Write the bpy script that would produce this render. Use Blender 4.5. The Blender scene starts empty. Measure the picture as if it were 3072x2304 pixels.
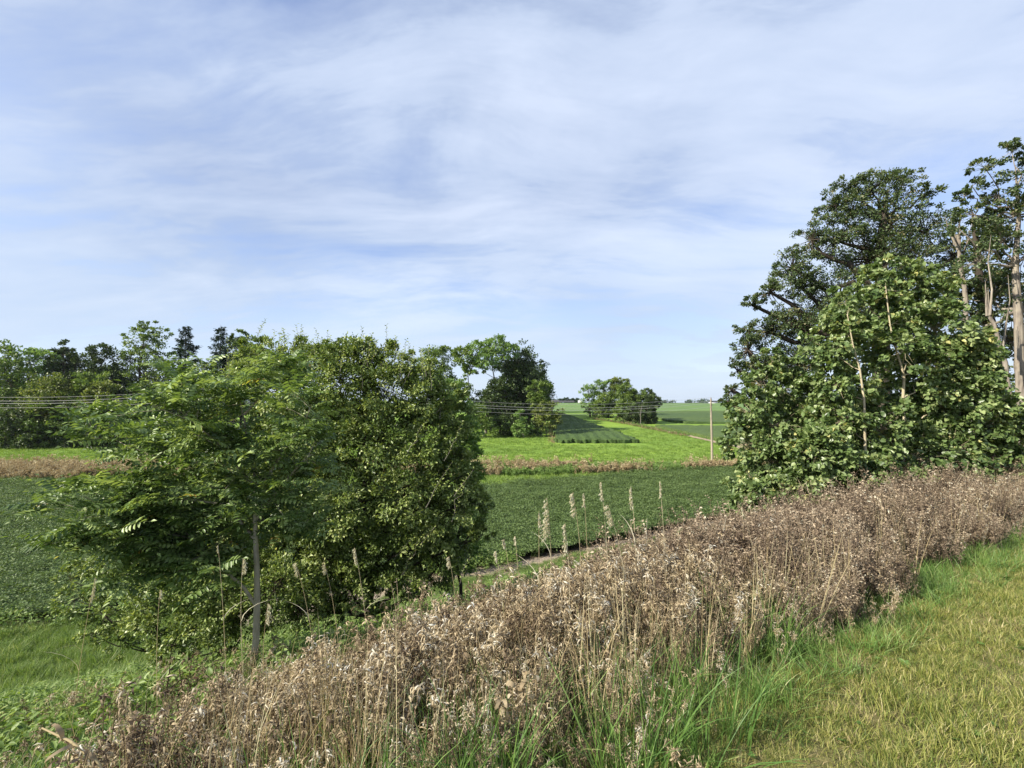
import bpy, math, random
import numpy as np
from mathutils import Vector, Matrix, Euler, noise as mnoise

# ------------------------------------------------------------------ camera, light
SC = bpy.context.scene
COL = SC.collection
F = 469.0
PITCH = math.atan(18 / F)
CAMZ = 8.5
cam_d = bpy.data.cameras.new("camera")
cam_d.sensor_width = 36.0
cam_d.lens = F / 1024 * 36.0
cam_d.clip_start = 0.05
cam_d.clip_end = 6000
cam = bpy.data.objects.new("camera", cam_d)
COL.objects.link(cam)
cam.location = (0, 0, CAMZ)
cam.rotation_euler = (math.radians(90) + PITCH, 0, 0)
SC.camera = cam
SC.view_settings.view_transform = 'Standard'
SC.view_settings.look = 'None'
SC.view_settings.gamma = 1
SC.view_settings.use_curve_mapping = False
SC.view_settings.exposure = 0.95
SC.cycles.max_bounces = 8
SC.cycles.diffuse_bounces = 3
SC.cycles.transmission_bounces = 4
SC.cycles.volume_bounces = 0
SC.cycles.caustics_reflective = False
SC.cycles.caustics_refractive = False

SUN_EL, SUN_AZ = 35.0, -113.0        # azimuth clockwise from +Y (the view direction)
el, az = math.radians(SUN_EL), math.radians(SUN_AZ)
sun_dir = Vector((math.cos(el) * math.sin(az), math.cos(el) * math.cos(az), math.sin(el)))
sun_d = bpy.data.lights.new("sun", 'SUN')
sun_d.energy = 5.0
sun_d.angle = math.radians(0.6)
sun_d.color = (1.0, 0.92, 0.79)
sun = bpy.data.objects.new("sun", sun_d)
COL.objects.link(sun)
sun.rotation_euler = sun_dir.to_track_quat('Z', 'Y').to_euler()
sun.location = (-60, -20, 60)


def N(nt, typ, **kw):
    n = nt.nodes.new(typ)
    for k, v in kw.items():
        setattr(n, k, v)
    return n


def math_node(nt, op, a, b=None, clamp=False):
    n = N(nt, 'ShaderNodeMath', operation=op, use_clamp=clamp)
    for i, v in enumerate((a, b)):
        if v is None:
            continue
        if isinstance(v, (int, float)):
            n.inputs[i].default_value = v
        else:
            nt.links.new(v, n.inputs[i])
    return n.outputs[0]


def ramp(nt, fac, stops, interp='LINEAR'):
    r = N(nt, 'ShaderNodeValToRGB')
    r.color_ramp.interpolation = interp
    e = r.color_ramp.elements
    while len(e) < len(stops):
        e.new(0.5)
    for i, (p, c) in enumerate(stops):
        e[i].position = p
        e[i].color = (c[0], c[1], c[2], 1) if not isinstance(c, (int, float)) else (c, c, c, 1)
    nt.links.new(fac, r.inputs[0])
    return r.outputs[0]


def mixc(nt, fac, a, b, mode='MIX'):
    m = N(nt, 'ShaderNodeMix', data_type='RGBA', blend_type=mode)
    for sock, v in ((m.inputs[0], fac), (m.inputs[6], a), (m.inputs[7], b)):
        if isinstance(v, (int, float)):
            sock.default_value = v
        elif isinstance(v, tuple):
            sock.default_value = (v[0], v[1], v[2], 1)
        else:
            nt.links.new(v, sock)
    return m.outputs[2]


def noise_tex(nt, vec, scale, detail=4, rough=0.5, dist=0.0):
    n = N(nt, 'ShaderNodeTexNoise')
    n.inputs['Scale'].default_value = scale
    n.inputs['Detail'].default_value = detail
    n.inputs['Roughness'].default_value = rough
    n.inputs['Distortion'].default_value = dist
    if vec is not None:
        nt.links.new(vec, n.inputs['Vector'])
    return n.outputs[0]


def mapping(nt, vec, scale=(1, 1, 1), rot=(0, 0, 0), loc=(0, 0, 0)):
    m = N(nt, 'ShaderNodeMapping')
    m.inputs['Scale'].default_value = scale
    m.inputs['Rotation'].default_value = rot
    m.inputs['Location'].default_value = loc
    nt.links.new(vec, m.inputs['Vector'])
    return m.outputs[0]


# world: physical sky under a thin veil of high cloud
world = bpy.data.worlds.new("World")
SC.world = world
world.use_nodes = True
nt = world.node_tree
nt.nodes.clear()
sky = N(nt, 'ShaderNodeTexSky', sky_type='NISHITA')
sky.sun_disc = False
sky.sun_elevation = el
sky.sun_rotation = az
sky.air_density = 1.0
sky.dust_density = 0.6
sky.ozone_density = 1.6
tc = N(nt, 'ShaderNodeTexCoord')
sep = N(nt, 'ShaderNodeSeparateXYZ')
nt.links.new(tc.outputs['Generated'], sep.inputs[0])
zz = math_node(nt, 'ADD', math_node(nt, 'MAXIMUM', sep.outputs[2], 0.0), 0.20)
cmb = N(nt, 'ShaderNodeCombineXYZ')
nt.links.new(math_node(nt, 'DIVIDE', sep.outputs[0], zz), cmb.inputs[0])
nt.links.new(math_node(nt, 'DIVIDE', sep.outputs[1], zz), cmb.inputs[1])
plane = cmb.outputs[0]
warp = N(nt, 'ShaderNodeTexNoise')
warp.inputs['Scale'].default_value = 0.7
warp.inputs['Detail'].default_value = 3
nt.links.new(plane, warp.inputs['Vector'])
wv = N(nt, 'ShaderNodeVectorMath', operation='MULTIPLY_ADD')
wv.inputs[1].default_value = (0.62, 0.62, 0)
nt.links.new(warp.outputs[1], wv.inputs[0])
nt.links.new(plane, wv.inputs[2])
streak = noise_tex(nt, mapping(nt, wv.outputs[0], (0.55, 1.7, 1), (0, 0, math.radians(-22)), (3.1, 1.7, 0)), 1.7, 11, 0.62, 0.2)
puffs = noise_tex(nt, mapping(nt, wv.outputs[0], (1, 1.2, 1), (0, 0, 0.5), (0.35, 5.5, 0)), 0.9, 8, 0.6, 0.3)
veil = math_node(nt, 'ADD', math_node(nt, 'MULTIPLY', streak, 0.62), math_node(nt, 'MULTIPLY', puffs, 0.48))
fac = ramp(nt, veil, [(0.38, 0.12), (0.47, 0.50), (0.56, 0.88), (0.68, 1.0)])
broad = noise_tex(nt, mapping(nt, plane, (1, 1, 1), (0, 0, 0), (9.2, 2.4, 0)), 0.55, 3, 0.5)
cloud = ramp(nt, broad, [(0.36, (2.6, 3.15, 4.3)), (0.5, (3.2, 3.8, 4.95)), (0.64, (4.0, 4.6, 5.7))])
# thin bright wisps along the veil's ridges
cloud = mixc(nt, ramp(nt, veil, [(0.53, 0.0), (0.70, 0.5)]), cloud, (4.6, 5.1, 6.2))
skyc = mixc(nt, 1.0, sky.outputs[0], (1.05, 1.02, 1.18), 'MULTIPLY')
hz = ramp(nt, sep.outputs[2], [(0.0, 1.0), (0.10, .80), (0.38, 0.0)])
fac = math_node(nt, 'MAXIMUM', fac, math_node(nt, 'MULTIPLY', hz, 0.9))
cloud = mixc(nt, math_node(nt, 'MULTIPLY', hz, 0.75), cloud, (3.9, 4.7, 5.7))
final = mixc(nt, fac, skyc, cloud)
bg = N(nt, 'ShaderNodeBackground')
bg.inputs['Strength'].default_value = 0.095
out = N(nt, 'ShaderNodeOutputWorld')
nt.links.new(final, bg.inputs[0])
nt.links.new(bg.outputs[0], out.inputs[0])

# ------------------------------------------------------------------ geometry of the place
NV = np.array((-0.53, 0.85)); NV = NV / np.linalg.norm(NV)      # downhill direction of the bank
DV = np.array((NV[1], -NV[0]))                                  # along the bank
O2 = np.array((0.78, 2.1))
PS = [-50, -3, 0.3, 1.2, 2.9, 5.5, 7.5, 10, 13, 15.5, 17.5, 18.6, 60]
PD = [0.0, 0.0, 0.05, 0.34, 1.15, 2.0, 2.85, 3.85, 5.1, 6.1, 6.75, 6.85, 6.85]
FY = [0, 64, 70, 85, 100, 125, 150, 160, 200, 260, 330, 352, 420, 700, 1000, 4000]
FZ = [0, 0, .18, 1.07, 1.68, 2.7, 3.7, 4.05, 4.9, 5.75, 7.0, 7.2, 6.4, 4.6, 4.2, 4.0]
# smoothed profiles
_gs = np.arange(-50, 60.01, 0.1)
_gd = np.interp(_gs, PS, PD)
_k = np.hanning(13); _k /= _k.sum()
_gd = np.convolve(np.pad(_gd, 6, mode='edge'), _k, 'valid')
_fy = np.arange(0, 4000.1, 2.0)
_fz = np.interp(_fy, FY, FZ)
_k2 = np.hanning(9); _k2 /= _k2.sum()
_fz = np.convolve(np.pad(_fz, 4, mode='edge'), _k2, 'valid')


def st(x, y):
    return (x - O2[0]) * NV[0] + (y - O2[1]) * NV[1], (x - O2[0]) * DV[0] + (y - O2[1]) * DV[1]


def xy(s, t):
    return O2[0] + s * NV[0] + t * DV[0], O2[1] + s * NV[1] + t * DV[1]


def G(x, y):
    x = np.asarray(x, float); y = np.asarray(y, float)
    s, t = st(x, y)
    z = 6.85 - np.interp(s, _gs, _gd)
    z = z + np.interp(y, _fy, _fz)
    slope = np.clip((s - 1) / 4, 0, 1) * np.clip((19 - s) / 4, 0, 1)
    z = z + slope * (0.10 * np.sin(t * 0.9 + s * 0.5) + 0.07 * np.sin(s * 1.3 - t * 0.43))
    near = np.clip((1 - s) / 2, 0, 1)
    z = z + near * 0.025 * (np.sin(x * 1.7 + 0.6 * y) + np.sin(y * 2.1 - x))
    farw = np.clip((y - 70) / 60, 0, 1)
    z = z + farw * (0.22 * np.sin(x / 26 + y / 60) + 0.15 * np.sin(y / 19 - x / 50))
    return z


def gz(x, y):
    return float(G(x, y))


def ray(px, py):
    c, s = math.cos(PITCH), math.sin(PITCH)
    a, b = (px - 512) / F, (384 - py) / F
    return Vector((a, c - b * s, s + b * c))


def at(px, py, Y):
    d = ray(px, py)
    k = Y / d.y
    return Vector((d.x * k, Y, CAMZ + d.z * k))


def on_ground(px, Y):
    p = at(px, 402, Y)
    return Vector((p.x, Y, gz(p.x, Y)))


# ------------------------------------------------------------------ helpers for objects
def tag(o, label=None, cat=None, group=None, kind=None):
    if label: o['label'] = label
    if cat: o['category'] = cat
    if group: o['group'] = group
    if kind: o['kind'] = kind
    return o


def empty(name, loc, label, cat, group=None):
    o = bpy.data.objects.new(name, None)
    o.empty_display_size = 0.2
    COL.objects.link(o)
    o.location = loc
    return tag(o, label, cat, group)


class MB:
    """collects polygons as numpy blocks and makes one mesh of them"""
    def __init__(self):
        self.v, self.l, self.t, self.r, self.n = [], [], [], [], 0

    def add(self, verts, faces, rnd=0.5):
        verts = np.asarray(verts, float).reshape(-1, 3)
        faces = np.asarray(faces, np.int64)
        self.v.append(verts)
        self.l.append((faces + self.n).ravel())
        self.t.append(np.full(len(faces), faces.shape[1], np.int64))
        self.r.append(np.broadcast_to(np.asarray(rnd, float), (len(faces),)).copy())
        self.n += len(verts)

    def mesh(self, name, mat, off=(0, 0, 0), smooth=False):
        me = bpy.data.meshes.new(name)
        if not self.v:
            return me
        v = np.concatenate(self.v) - np.array(off)
        l = np.concatenate(self.l); t = np.concatenate(self.t); r = np.concatenate(self.r)
        me.vertices.add(len(v)); me.vertices.foreach_set('co', v.ravel().astype(np.float32))
        me.loops.add(len(l)); me.loops.foreach_set('vertex_index', l.astype(np.int32))
        me.polygons.add(len(t))
        start = np.concatenate(([0], np.cumsum(t)[:-1]))
        me.polygons.foreach_set('loop_start', start.astype(np.int32))
        me.polygons.foreach_set('loop_total', t.astype(np.int32))
        a = me.attributes.new('rnd', 'FLOAT', 'FACE')
        a.data.foreach_set('value', r.astype(np.float32))
        me.materials.append(mat)
        me.update(calc_edges=True)
        if smooth:
            me.polygons.foreach_set('use_smooth', np.ones(len(t), bool))
        return me

    def build(self, name, mat, parent=None, off=None, smooth=False):
        if off is None:
            off = tuple(parent.location) if parent is not None else (0, 0, 0)
        o = bpy.data.objects.new(name, self.mesh(name, mat, off, smooth))
        COL.objects.link(o)
        if parent is not None:
            o.parent = parent
        else:
            o.location = off
        return o


def unit(a):
    return a / np.maximum(np.linalg.norm(a, axis=-1, keepdims=True), 1e-9)


def tube(mb, pts, rad, sides=6, rnd=0.5, cap=True):
    pts = np.asarray([tuple(p) for p in pts], float)
    rad = np.asarray(rad, float)
    n = len(pts)
    tan = np.gradient(pts, axis=0)
    tan = unit(tan)
    ref = np.array((0.31, 0.93, 0.17)) if abs(tan[0][2]) > 0.7 else np.array((0.05, 0.02, 1.0))
    u = unit(np.cross(tan, ref)); w = np.cross(tan, u)
    a = np.arange(sides) * 2 * math.pi / sides
    ring = (u[:, None, :] * np.cos(a)[None, :, None] + w[:, None, :] * np.sin(a)[None, :, None]) * rad[:, None, None]
    v = (pts[:, None, :] + ring).reshape(-1, 3)
    i = np.arange(n - 1)[:, None] * sides
    j = np.arange(sides)[None, :]
    k = (j + 1) % sides
    f = np.stack([i + j, i + k, i + sides + k, i + sides + j], -1).reshape(-1, 4)
    mb.add(v, f, rnd)
    if cap:
        mb.add(v[-sides:], [list(range(sides))], rnd)
        mb.add(v[:sides], [list(range(sides))[::-1]], rnd)


def sticks(mb, A, B, ra, rb, rnd=0.5):
    """many three-sided twigs at once"""
    A = np.asarray(A, float); B = np.asarray(B, float)
    n = len(A)
    if n == 0: return
    d = unit(B - A)
    ref = np.where(np.abs(d[:, 2:3]) > 0.8, np.array([[1.0, 0.1, 0]]), np.array([[0, 0.1, 1.0]]))
    u = unit(np.cross(d, ref)); w = np.cross(d, u)
    ra = np.broadcast_to(np.asarray(ra, float), (n,)); rb = np.broadcast_to(np.asarray(rb, float), (n,))
    vs = []
    for P, r in ((A, ra), (B, rb)):
        for k in range(3):
            an = k * 2.0944
            vs.append(P + (u * math.cos(an) + w * math.sin(an)) * r[:, None])
    v = np.stack(vs, 1).reshape(-1, 3)
    base = np.arange(n)[:, None] * 6
    f = np.concatenate([base + np.array([[k, (k + 1) % 3, 3 + (k + 1) % 3, 3 + k]]) for k in range(3)])
    mb.add(v, f, np.tile(np.broadcast_to(np.asarray(rnd, float), (n,)), 3))


LT = {
    'rhomb': (np.array([(0, 0, 0), (.45, .5, .1), (1, 0, -.05), (.45, -.5, .1)]), [(0, 2, 1), (0, 3, 2)]),
    'oval': (np.array([(0, 0, 0), (.28, .42, .07), (.68, .40, .04), (1, 0, -.12), (.68, -.40, .04), (.28, -.42, .07)]),
             [(0, 3, 2, 1), (0, 5, 4, 3)]),
    'heart': (np.array([(0, 0, 0), (-.02, .30, .04), (.22, .52, .08), (.60, .36, .04), (1, 0, -.12), (.60, -.36, .04), (.22, -.52, .08), (-.02, -.30, .04)]),
              [(0, 4, 3, 2), (0, 2, 1, 1), (0, 6, 5, 4), (0, 7, 6, 6)]),
    'blade3': (np.array([(0, .5, 0), (0, -.5, 0), (.4, .5, .16), (.4, -.5, .16), (.75, .38, .14), (.75, -.38, .14), (1, 0, -.05)]),
               [(1, 3, 2, 0), (3, 5, 4, 2)]),
    'curl': (np.array([(0, .2, 0), (0, -.2, 0), (.30, .5, .20), (.30, -.5, .24), (.62, .5, .20), (.62, -.42, .14),
                       (.80, .34, -.08), (.80, -.34, -.12), (.74, .06, -.34), (.74, -.10, -.34)]),
             [(1, 3, 2, 0), (3, 5, 4, 2), (5, 7, 6, 4), (7, 9, 8, 6)]),
}
LT['heart'] = (LT['heart'][0], [(0, 4, 3, 2), (0, 2, 1, 0), (0, 6, 5, 4), (0, 7, 6, 0)])


def leaves(mb, P, D, U, L, W, kind='rhomb', rnd=0.5):
    """a leaf at each point P: along D, its face towards U"""
    P = np.asarray(P, float); n = len(P)
    if n == 0: return
    D = unit(np.asarray(D, float))
    S = unit(np.cross(np.asarray(U, float), D)); U = np.cross(D, S)
    L = np.broadcast_to(np.asarray(L, float), (n,))[:, None, None]
    W = np.broadcast_to(np.asarray(W, float), (n,))[:, None, None]
    T, fs = LT[kind]
    v = P[:, None, :] + T[None, :, 0:1] * L * D[:, None, :] + T[None, :, 1:2] * W * S[:, None, :] + T[None, :, 2:3] * L * U[:, None, :]
    k = len(T)
    base = np.arange(n)[:, None] * k
    rnd = np.broadcast_to(np.asarray(rnd, float), (n,))
    v = v.reshape(-1, 3)
    first = True
    byk = {}
    for f in fs:
        f = tuple(f)
        if len(f) == 4 and f[3] == f[0]:
            f = f[:3]
        byk.setdefault(len(f), []).append(f)
    for kk, ff in byk.items():
        faces = np.concatenate([base + np.array([g]) for g in ff])
        r = np.tile(rnd, len(ff))
        if first:
            mb.add(v, faces, r); n0 = mb.n - len(v); first = False
        else:
            mb.l.append((faces + n0).ravel()); mb.t.append(np.full(len(faces), kk, np.int64)); mb.r.append(r)


def blades(mb, base, ang, h, w, lean, rng, rnd, seg=3):
    """grass blades bending over; all arrays of n"""
    n = len(base)
    c, s = np.cos(ang), np.sin(ang)
    dirv = np.stack([c, s, np.zeros(n)], 1)
    tw = ang + rng.uniform(-1.2, 1.2, n)
    side = np.stack([-np.sin(tw), np.cos(tw), np.zeros(n)], 1)
    vs = []
    for k in range(seg + 1):
        t = k / seg
        fwd = lean * h * t ** 1.7
        up = h * (t - 0.33 * np.clip(lean, 0, 2) * t ** 2.4)
        p = base + dirv * fwd[:, None] + np.array([[0, 0, 1.0]]) * up[:, None]
        ww = w * (1 - t) ** 0.6 * 0.5
        if k < seg:
            vs += [p + side * ww[:, None], p - side * ww[:, None]]
        else:
            vs.append(p)
    v = np.stack(vs, 1).reshape(-1, 3)
    m = 2 * seg + 1
    b = np.arange(n)[:, None] * m
    q = np.concatenate([b + np.array([[2 * k, 2 * k + 1, 2 * k + 3, 2 * k + 2]]) for k in range(seg - 1)])
    mb.add(v, q, np.tile(rnd, seg - 1))
    n0 = mb.n - len(v)
    tri = b + np.array([[2 * seg - 2, 2 * seg - 1, 2 * seg]]) + n0
    mb.l.append(tri.ravel()); mb.t.append(np.full(n, 3, np.int64)); mb.r.append(np.asarray(rnd, float).copy())


# ------------------------------------------------------------------ materials
def new_mat(name):
    m = bpy.data.materials.new(name)
    m.use_nodes = True
    m.node_tree.nodes.clear()
    return m, m.node_tree


GAIN = {'shrub_leaf': 1.3, 'compound_leaf': 1.35, 'poplar_leaf': 1.3, 'oak_leaf': 1.25, 'green_leaf': 1.15, 'light_leaf': 1.12, 'meadow_blade': 1.0, 'bean_leaf': 1.2}


def leaf_mat(name, stops, trans=0.3, rough=0.5, spec=0.35, inst=False, warm=(1.25, 1.25, 0.6)):
    g_ = GAIN.get(name, 1.0)
    stops = [(p, tuple(min(.6, v * g_) for v in c)) for p, c in stops]
    m, nt = new_mat(name)
    at_ = N(nt, 'ShaderNodeAttribute', attribute_name='rnd')
    f = at_.outputs['Fac']
    if inst:
        inst = .46 if name.startswith('dry') else .38
        oi = N(nt, 'ShaderNodeObjectInfo')
        f = math_node(nt, 'ADD', math_node(nt, 'MULTIPLY', f, 1 - inst), math_node(nt, 'MULTIPLY', oi.outputs['Random'], inst))
    col = ramp(nt, f, stops)
    pb = N(nt, 'ShaderNodeBsdfPrincipled')
    pb.inputs['Roughness'].default_value = rough
    pb.inputs['Specular IOR Level'].default_value = spec
    nt.links.new(col, pb.inputs['Base Color'])
    tr = N(nt, 'ShaderNodeBsdfTranslucent')
    nt.links.new(mixc(nt, 1.0, col, warm, 'MULTIPLY'), tr.inputs[0])
    mx = N(nt, 'ShaderNodeMixShader')
    mx.inputs[0].default_value = trans
    nt.links.new(pb.outputs[0], mx.inputs[1]); nt.links.new(tr.outputs[0], mx.inputs[2])
    o = N(nt, 'ShaderNodeOutputMaterial')
    nt.links.new(mx.outputs[0], o.inputs[0])
    return m


def bark_mat(name, a, b, scale=6.0, stretch=0.2, bump=0.6):
    m, nt = new_mat(name)
    tc = N(nt, 'ShaderNodeTexCoord')
    n1 = noise_tex(nt, mapping(nt, tc.outputs['Object'], (1, 1, stretch)), scale, 6, 0.65, 0.4)
    n2 = noise_tex(nt, tc.outputs['Object'], scale * 0.35, 3, 0.5)
    col = mixc(nt, ramp(nt, n1, [(0.35, 0.0), (0.65, 1.0)]), a, b)
    col = mixc(nt, ramp(nt, n2, [(0.4, 0.0), (0.7, 0.45)]), col, (a[0] * 1.2, a[1] * 1.25, a[2] * 1.1))
    pb = N(nt, 'ShaderNodeBsdfPrincipled')
    pb.inputs['Roughness'].default_value = 0.85
    pb.inputs['Specular IOR Level'].default_value = 0.2
    nt.links.new(col, pb.inputs['Base Color'])
    bp = N(nt, 'ShaderNodeBump')
    bp.inputs['Strength'].default_value = bump
    bp.inputs['Distance'].default_value = 0.02
    nt.links.new(n1, bp.inputs['Height']); nt.links.new(bp.outputs[0], pb.inputs['Normal'])
    o = N(nt, 'ShaderNodeOutputMaterial')
    nt.links.new(pb.outputs[0], o.inputs[0])
    return m


def plain_mat(name, col, rough=0.7, metal=0.0, var=0.12, scale=4.0):
    m, nt = new_mat(name)
    tc = N(nt, 'ShaderNodeTexCoord')
    n = noise_tex(nt, tc.outputs['Object'], scale, 5, 0.6)
    c = mixc(nt, ramp(nt, n, [(0.3, 0.0), (0.7, 1.0)]), tuple(x * (1 - var) for x in col), tuple(x * (1 + var) for x in col))
    pb = N(nt, 'ShaderNodeBsdfPrincipled')
    pb.inputs['Roughness'].default_value = rough
    pb.inputs['Metallic'].default_value = metal
    nt.links.new(c, pb.inputs['Base Color'])
    o = N(nt, 'ShaderNodeOutputMaterial')
    nt.links.new(pb.outputs[0], o.inputs[0])
    return m


M = {}
M['bush'] = leaf_mat('shrub_leaf', [(0, (.038, .062, .016)), (.4, (.100, .146, .036)), (.75, (.215, .270, .080)), (1, (.36, .40, .17))], .26, .42, .4)
M['frond'] = leaf_mat('compound_leaf', [(0, (.045, .080, .024)), (.5, (.130, .190, .055)), (.93, (.280, .350, .135)), (.97, (.40, .36, .06)), (1, (.28, .14, .06))], .3, .42, .4)
M['poplar'] = leaf_mat('poplar_leaf', [(0, (.045, .078, .024)), (.5, (.110, .162, .052)), (.90, (.240, .290, .125)), (.992, (.29, .33, .15)), (1, (.45, .36, .10))], .3, .38, .45)
M['oak'] = leaf_mat('oak_leaf', [(0, (.030, .052, .018)), (.5, (.062, .095, .034)), (.85, (.100, .130, .050)), (1, (.17, .15, .07))], .25, .45, .4)
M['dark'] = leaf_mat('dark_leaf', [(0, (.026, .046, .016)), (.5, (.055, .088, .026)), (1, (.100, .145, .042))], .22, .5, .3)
M['mid'] = leaf_mat('green_leaf', [(0, (.058, .100, .022)), (.5, (.115, .175, .038)), (1, (.20, .26, .065))], .3, .5, .3)
M['light'] = leaf_mat('light_leaf', [(0, (.080, .145, .036)), (.5, (.150, .240, .060)), (1, (.24, .34, .11))], .3, .5, .3)
M['yellow'] = leaf_mat('olive_leaf', [(0, (.080, .120, .025)), (.5, (.150, .195, .042)), (1, (.24, .26, .07))], .28, .5, .3)
M['spruce'] = leaf_mat('spruce_needle', [(0, (.014, .032, .018)), (.6, (.026, .055, .030)), (1, (.045, .080, .040))], .08, .6, .2)
M['far'] = leaf_mat('far_leaf', [(0, (.040, .070, .040)), (1, (.070, .110, .060))], .15, .6, .1)
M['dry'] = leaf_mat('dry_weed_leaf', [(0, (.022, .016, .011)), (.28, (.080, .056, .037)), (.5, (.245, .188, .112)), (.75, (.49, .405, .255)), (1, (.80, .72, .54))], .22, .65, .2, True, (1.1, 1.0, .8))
M['dryb'] = leaf_mat('dry_seed_weed', [(0, (.035, .026, .020)), (.3, (.12, .088, .064)), (.58, (.265, .205, .140)), (.85, (.46, .38, .27)), (1, (.70, .62, .48))], .2, .75, .15, True, (1.1, 1.0, .8))
M['straw'] = leaf_mat('straw', [(0, (.26, .20, .10)), (.5, (.46, .37, .20)), (1, (.66, .57, .36))], .25, .6, .2, True, (1.1, 1.0, .7))
M['plume'] = leaf_mat('plume', [(0, (.30, .25, .14)), (.5, (.54, .46, .30)), (1, (.78, .70, .50))], .3, .6, .2)
M['dock'] = leaf_mat('dock_seed', [(0, (.020, .012, .010)), (1, (.075, .042, .032))], .05, .8, .1)
M['rust'] = leaf_mat('rusty_weed', [(0, (.15, .105, .055)), (.5, (.38, .295, .165)), (1, (.64, .55, .34))], .2, .75, .15, True, (1.1, 1.0, .8))
M['lawn'] = leaf_mat('lawn_blade', [(0, (.05, .085, .018)), (.3, (.115, .165, .034)), (.58, (.26, .275, .065)), (.8, (.43, .40, .155)), (1, (.60, .52, .32))], .3, .5, .3, True)
M['grass'] = leaf_mat('tall_grass_blade', [(0, (.045, .100, .022)), (.5, (.105, .200, .045)), (.82, (.20, .30, .080)), (1, (.46, .44, .22))], .32, .45, .35, True)
M['bank'] = leaf_mat('bank_blade', [(0, (.050, .095, .022)), (.4, (.125, .205, .045)), (.8, (.25, .34, .10)), (1, (.50, .48, .27))], .36, .5, .3, True)
M['meadow'] = leaf_mat('meadow_blade', [(0, (.095, .175, .034)), (.5, (.180, .280, .055)), (1, (.30, .38, .100))], .35, .5, .25, True)
M['bean'] = leaf_mat('bean_leaf', [(0, (.034, .056, .018)), (.5, (.078, .122, .034)), (.9, (.120, .170, .058)), (1, (.20, .25, .11))], .25, .55, .3, True)
M['bark_pale'] = bark_mat('pale_bark', (.42, .37, .28), (.26, .225, .17), 14, .25)
M['bark_poplar'] = bark_mat('poplar_bark', (.46, .40, .28), (.30, .25, .17), 10, .5, .3)
M['bark_pink'] = bark_mat('weathered_bark', (.30, .26, .215), (.10, .084, .070), 13, .12, 1.0)
M['bark_dark'] = bark_mat('dark_bark', (.075, .060, .047), (.035, .028, .022), 5, .2)
M['bark_grey'] = bark_mat('grey_bark', (.22, .20, .17), (.12, .105, .09), 5, .2)
M['pole'] = bark_mat('weathered_pole', (.34, .29, .22), (.22, .185, .145), 8, .06, .4)
M['wire'] = plain_mat('wire', (.36, .36, .35), .45, .0, .05)
M['metal'] = plain_mat('galvanised_steel', (.55, .57, .60), .4, .5, .08)
M['roof'] = plain_mat('dark_roof', (.06, .06, .065), .8)
M['white'] = plain_mat('white_paint', (.75, .75, .73), .6)
M['tan'] = plain_mat('grey_siding', (.32, .30, .27), .8)
M['ceramic'] = plain_mat('brown_ceramic', (.14, .10, .08), .3)


def ground_mat():
    m, nt = new_mat('ground')
    va = N(nt, 'ShaderNodeAttribute', attribute_name='Col')
    tc = N(nt, 'ShaderNodeTexCoord')
    pos = tc.outputs['Object']
    fine = noise_tex(nt, pos, 9.0, 6, 0.7)
    mid = noise_tex(nt, mapping(nt, pos, (.35, 1, 1)), 0.8, 5, 0.6, 0.4)
    big = noise_tex(nt, mapping(nt, pos, (.3, 1, 1)), 0.11, 4, 0.55)
    c = mixc(nt, 1.0, va.outputs['Color'], ramp(nt, fine, [(.3, .62), (.7, 1.32)]), 'MULTIPLY')
    c = mixc(nt, 1.0, c, ramp(nt, mid, [(.3, (.80, .78, .9)), (.7, (1.2, 1.15, 1.05))]), 'MULTIPLY')
    c = mixc(nt, 1.0, c, ramp(nt, big, [(.3, (.84, .88, 1)), (.7, (1.2, 1.1, .95))]), 'MULTIPLY')
    pb = N(nt, 'ShaderNodeBsdfPrincipled')
    pb.inputs['Roughness'].default_value = .95
    pb.inputs['Specular IOR Level'].default_value = .1
    nt.links.new(c, pb.inputs['Base Color'])
    bp = N(nt, 'ShaderNodeBump')
    bp.inputs['Strength'].default_value = .8
    bp.inputs['Distance'].default_value = .12
    nt.links.new(math_node(nt, 'ADD', fine, mid), bp.inputs['Height'])
    nt.links.new(bp.outputs[0], pb.inputs['Normal'])
    o = N(nt, 'ShaderNodeOutputMaterial')
    nt.links.new(pb.outputs[0], o.inputs[0])
    return m


M['ground'] = ground_mat()


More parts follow.
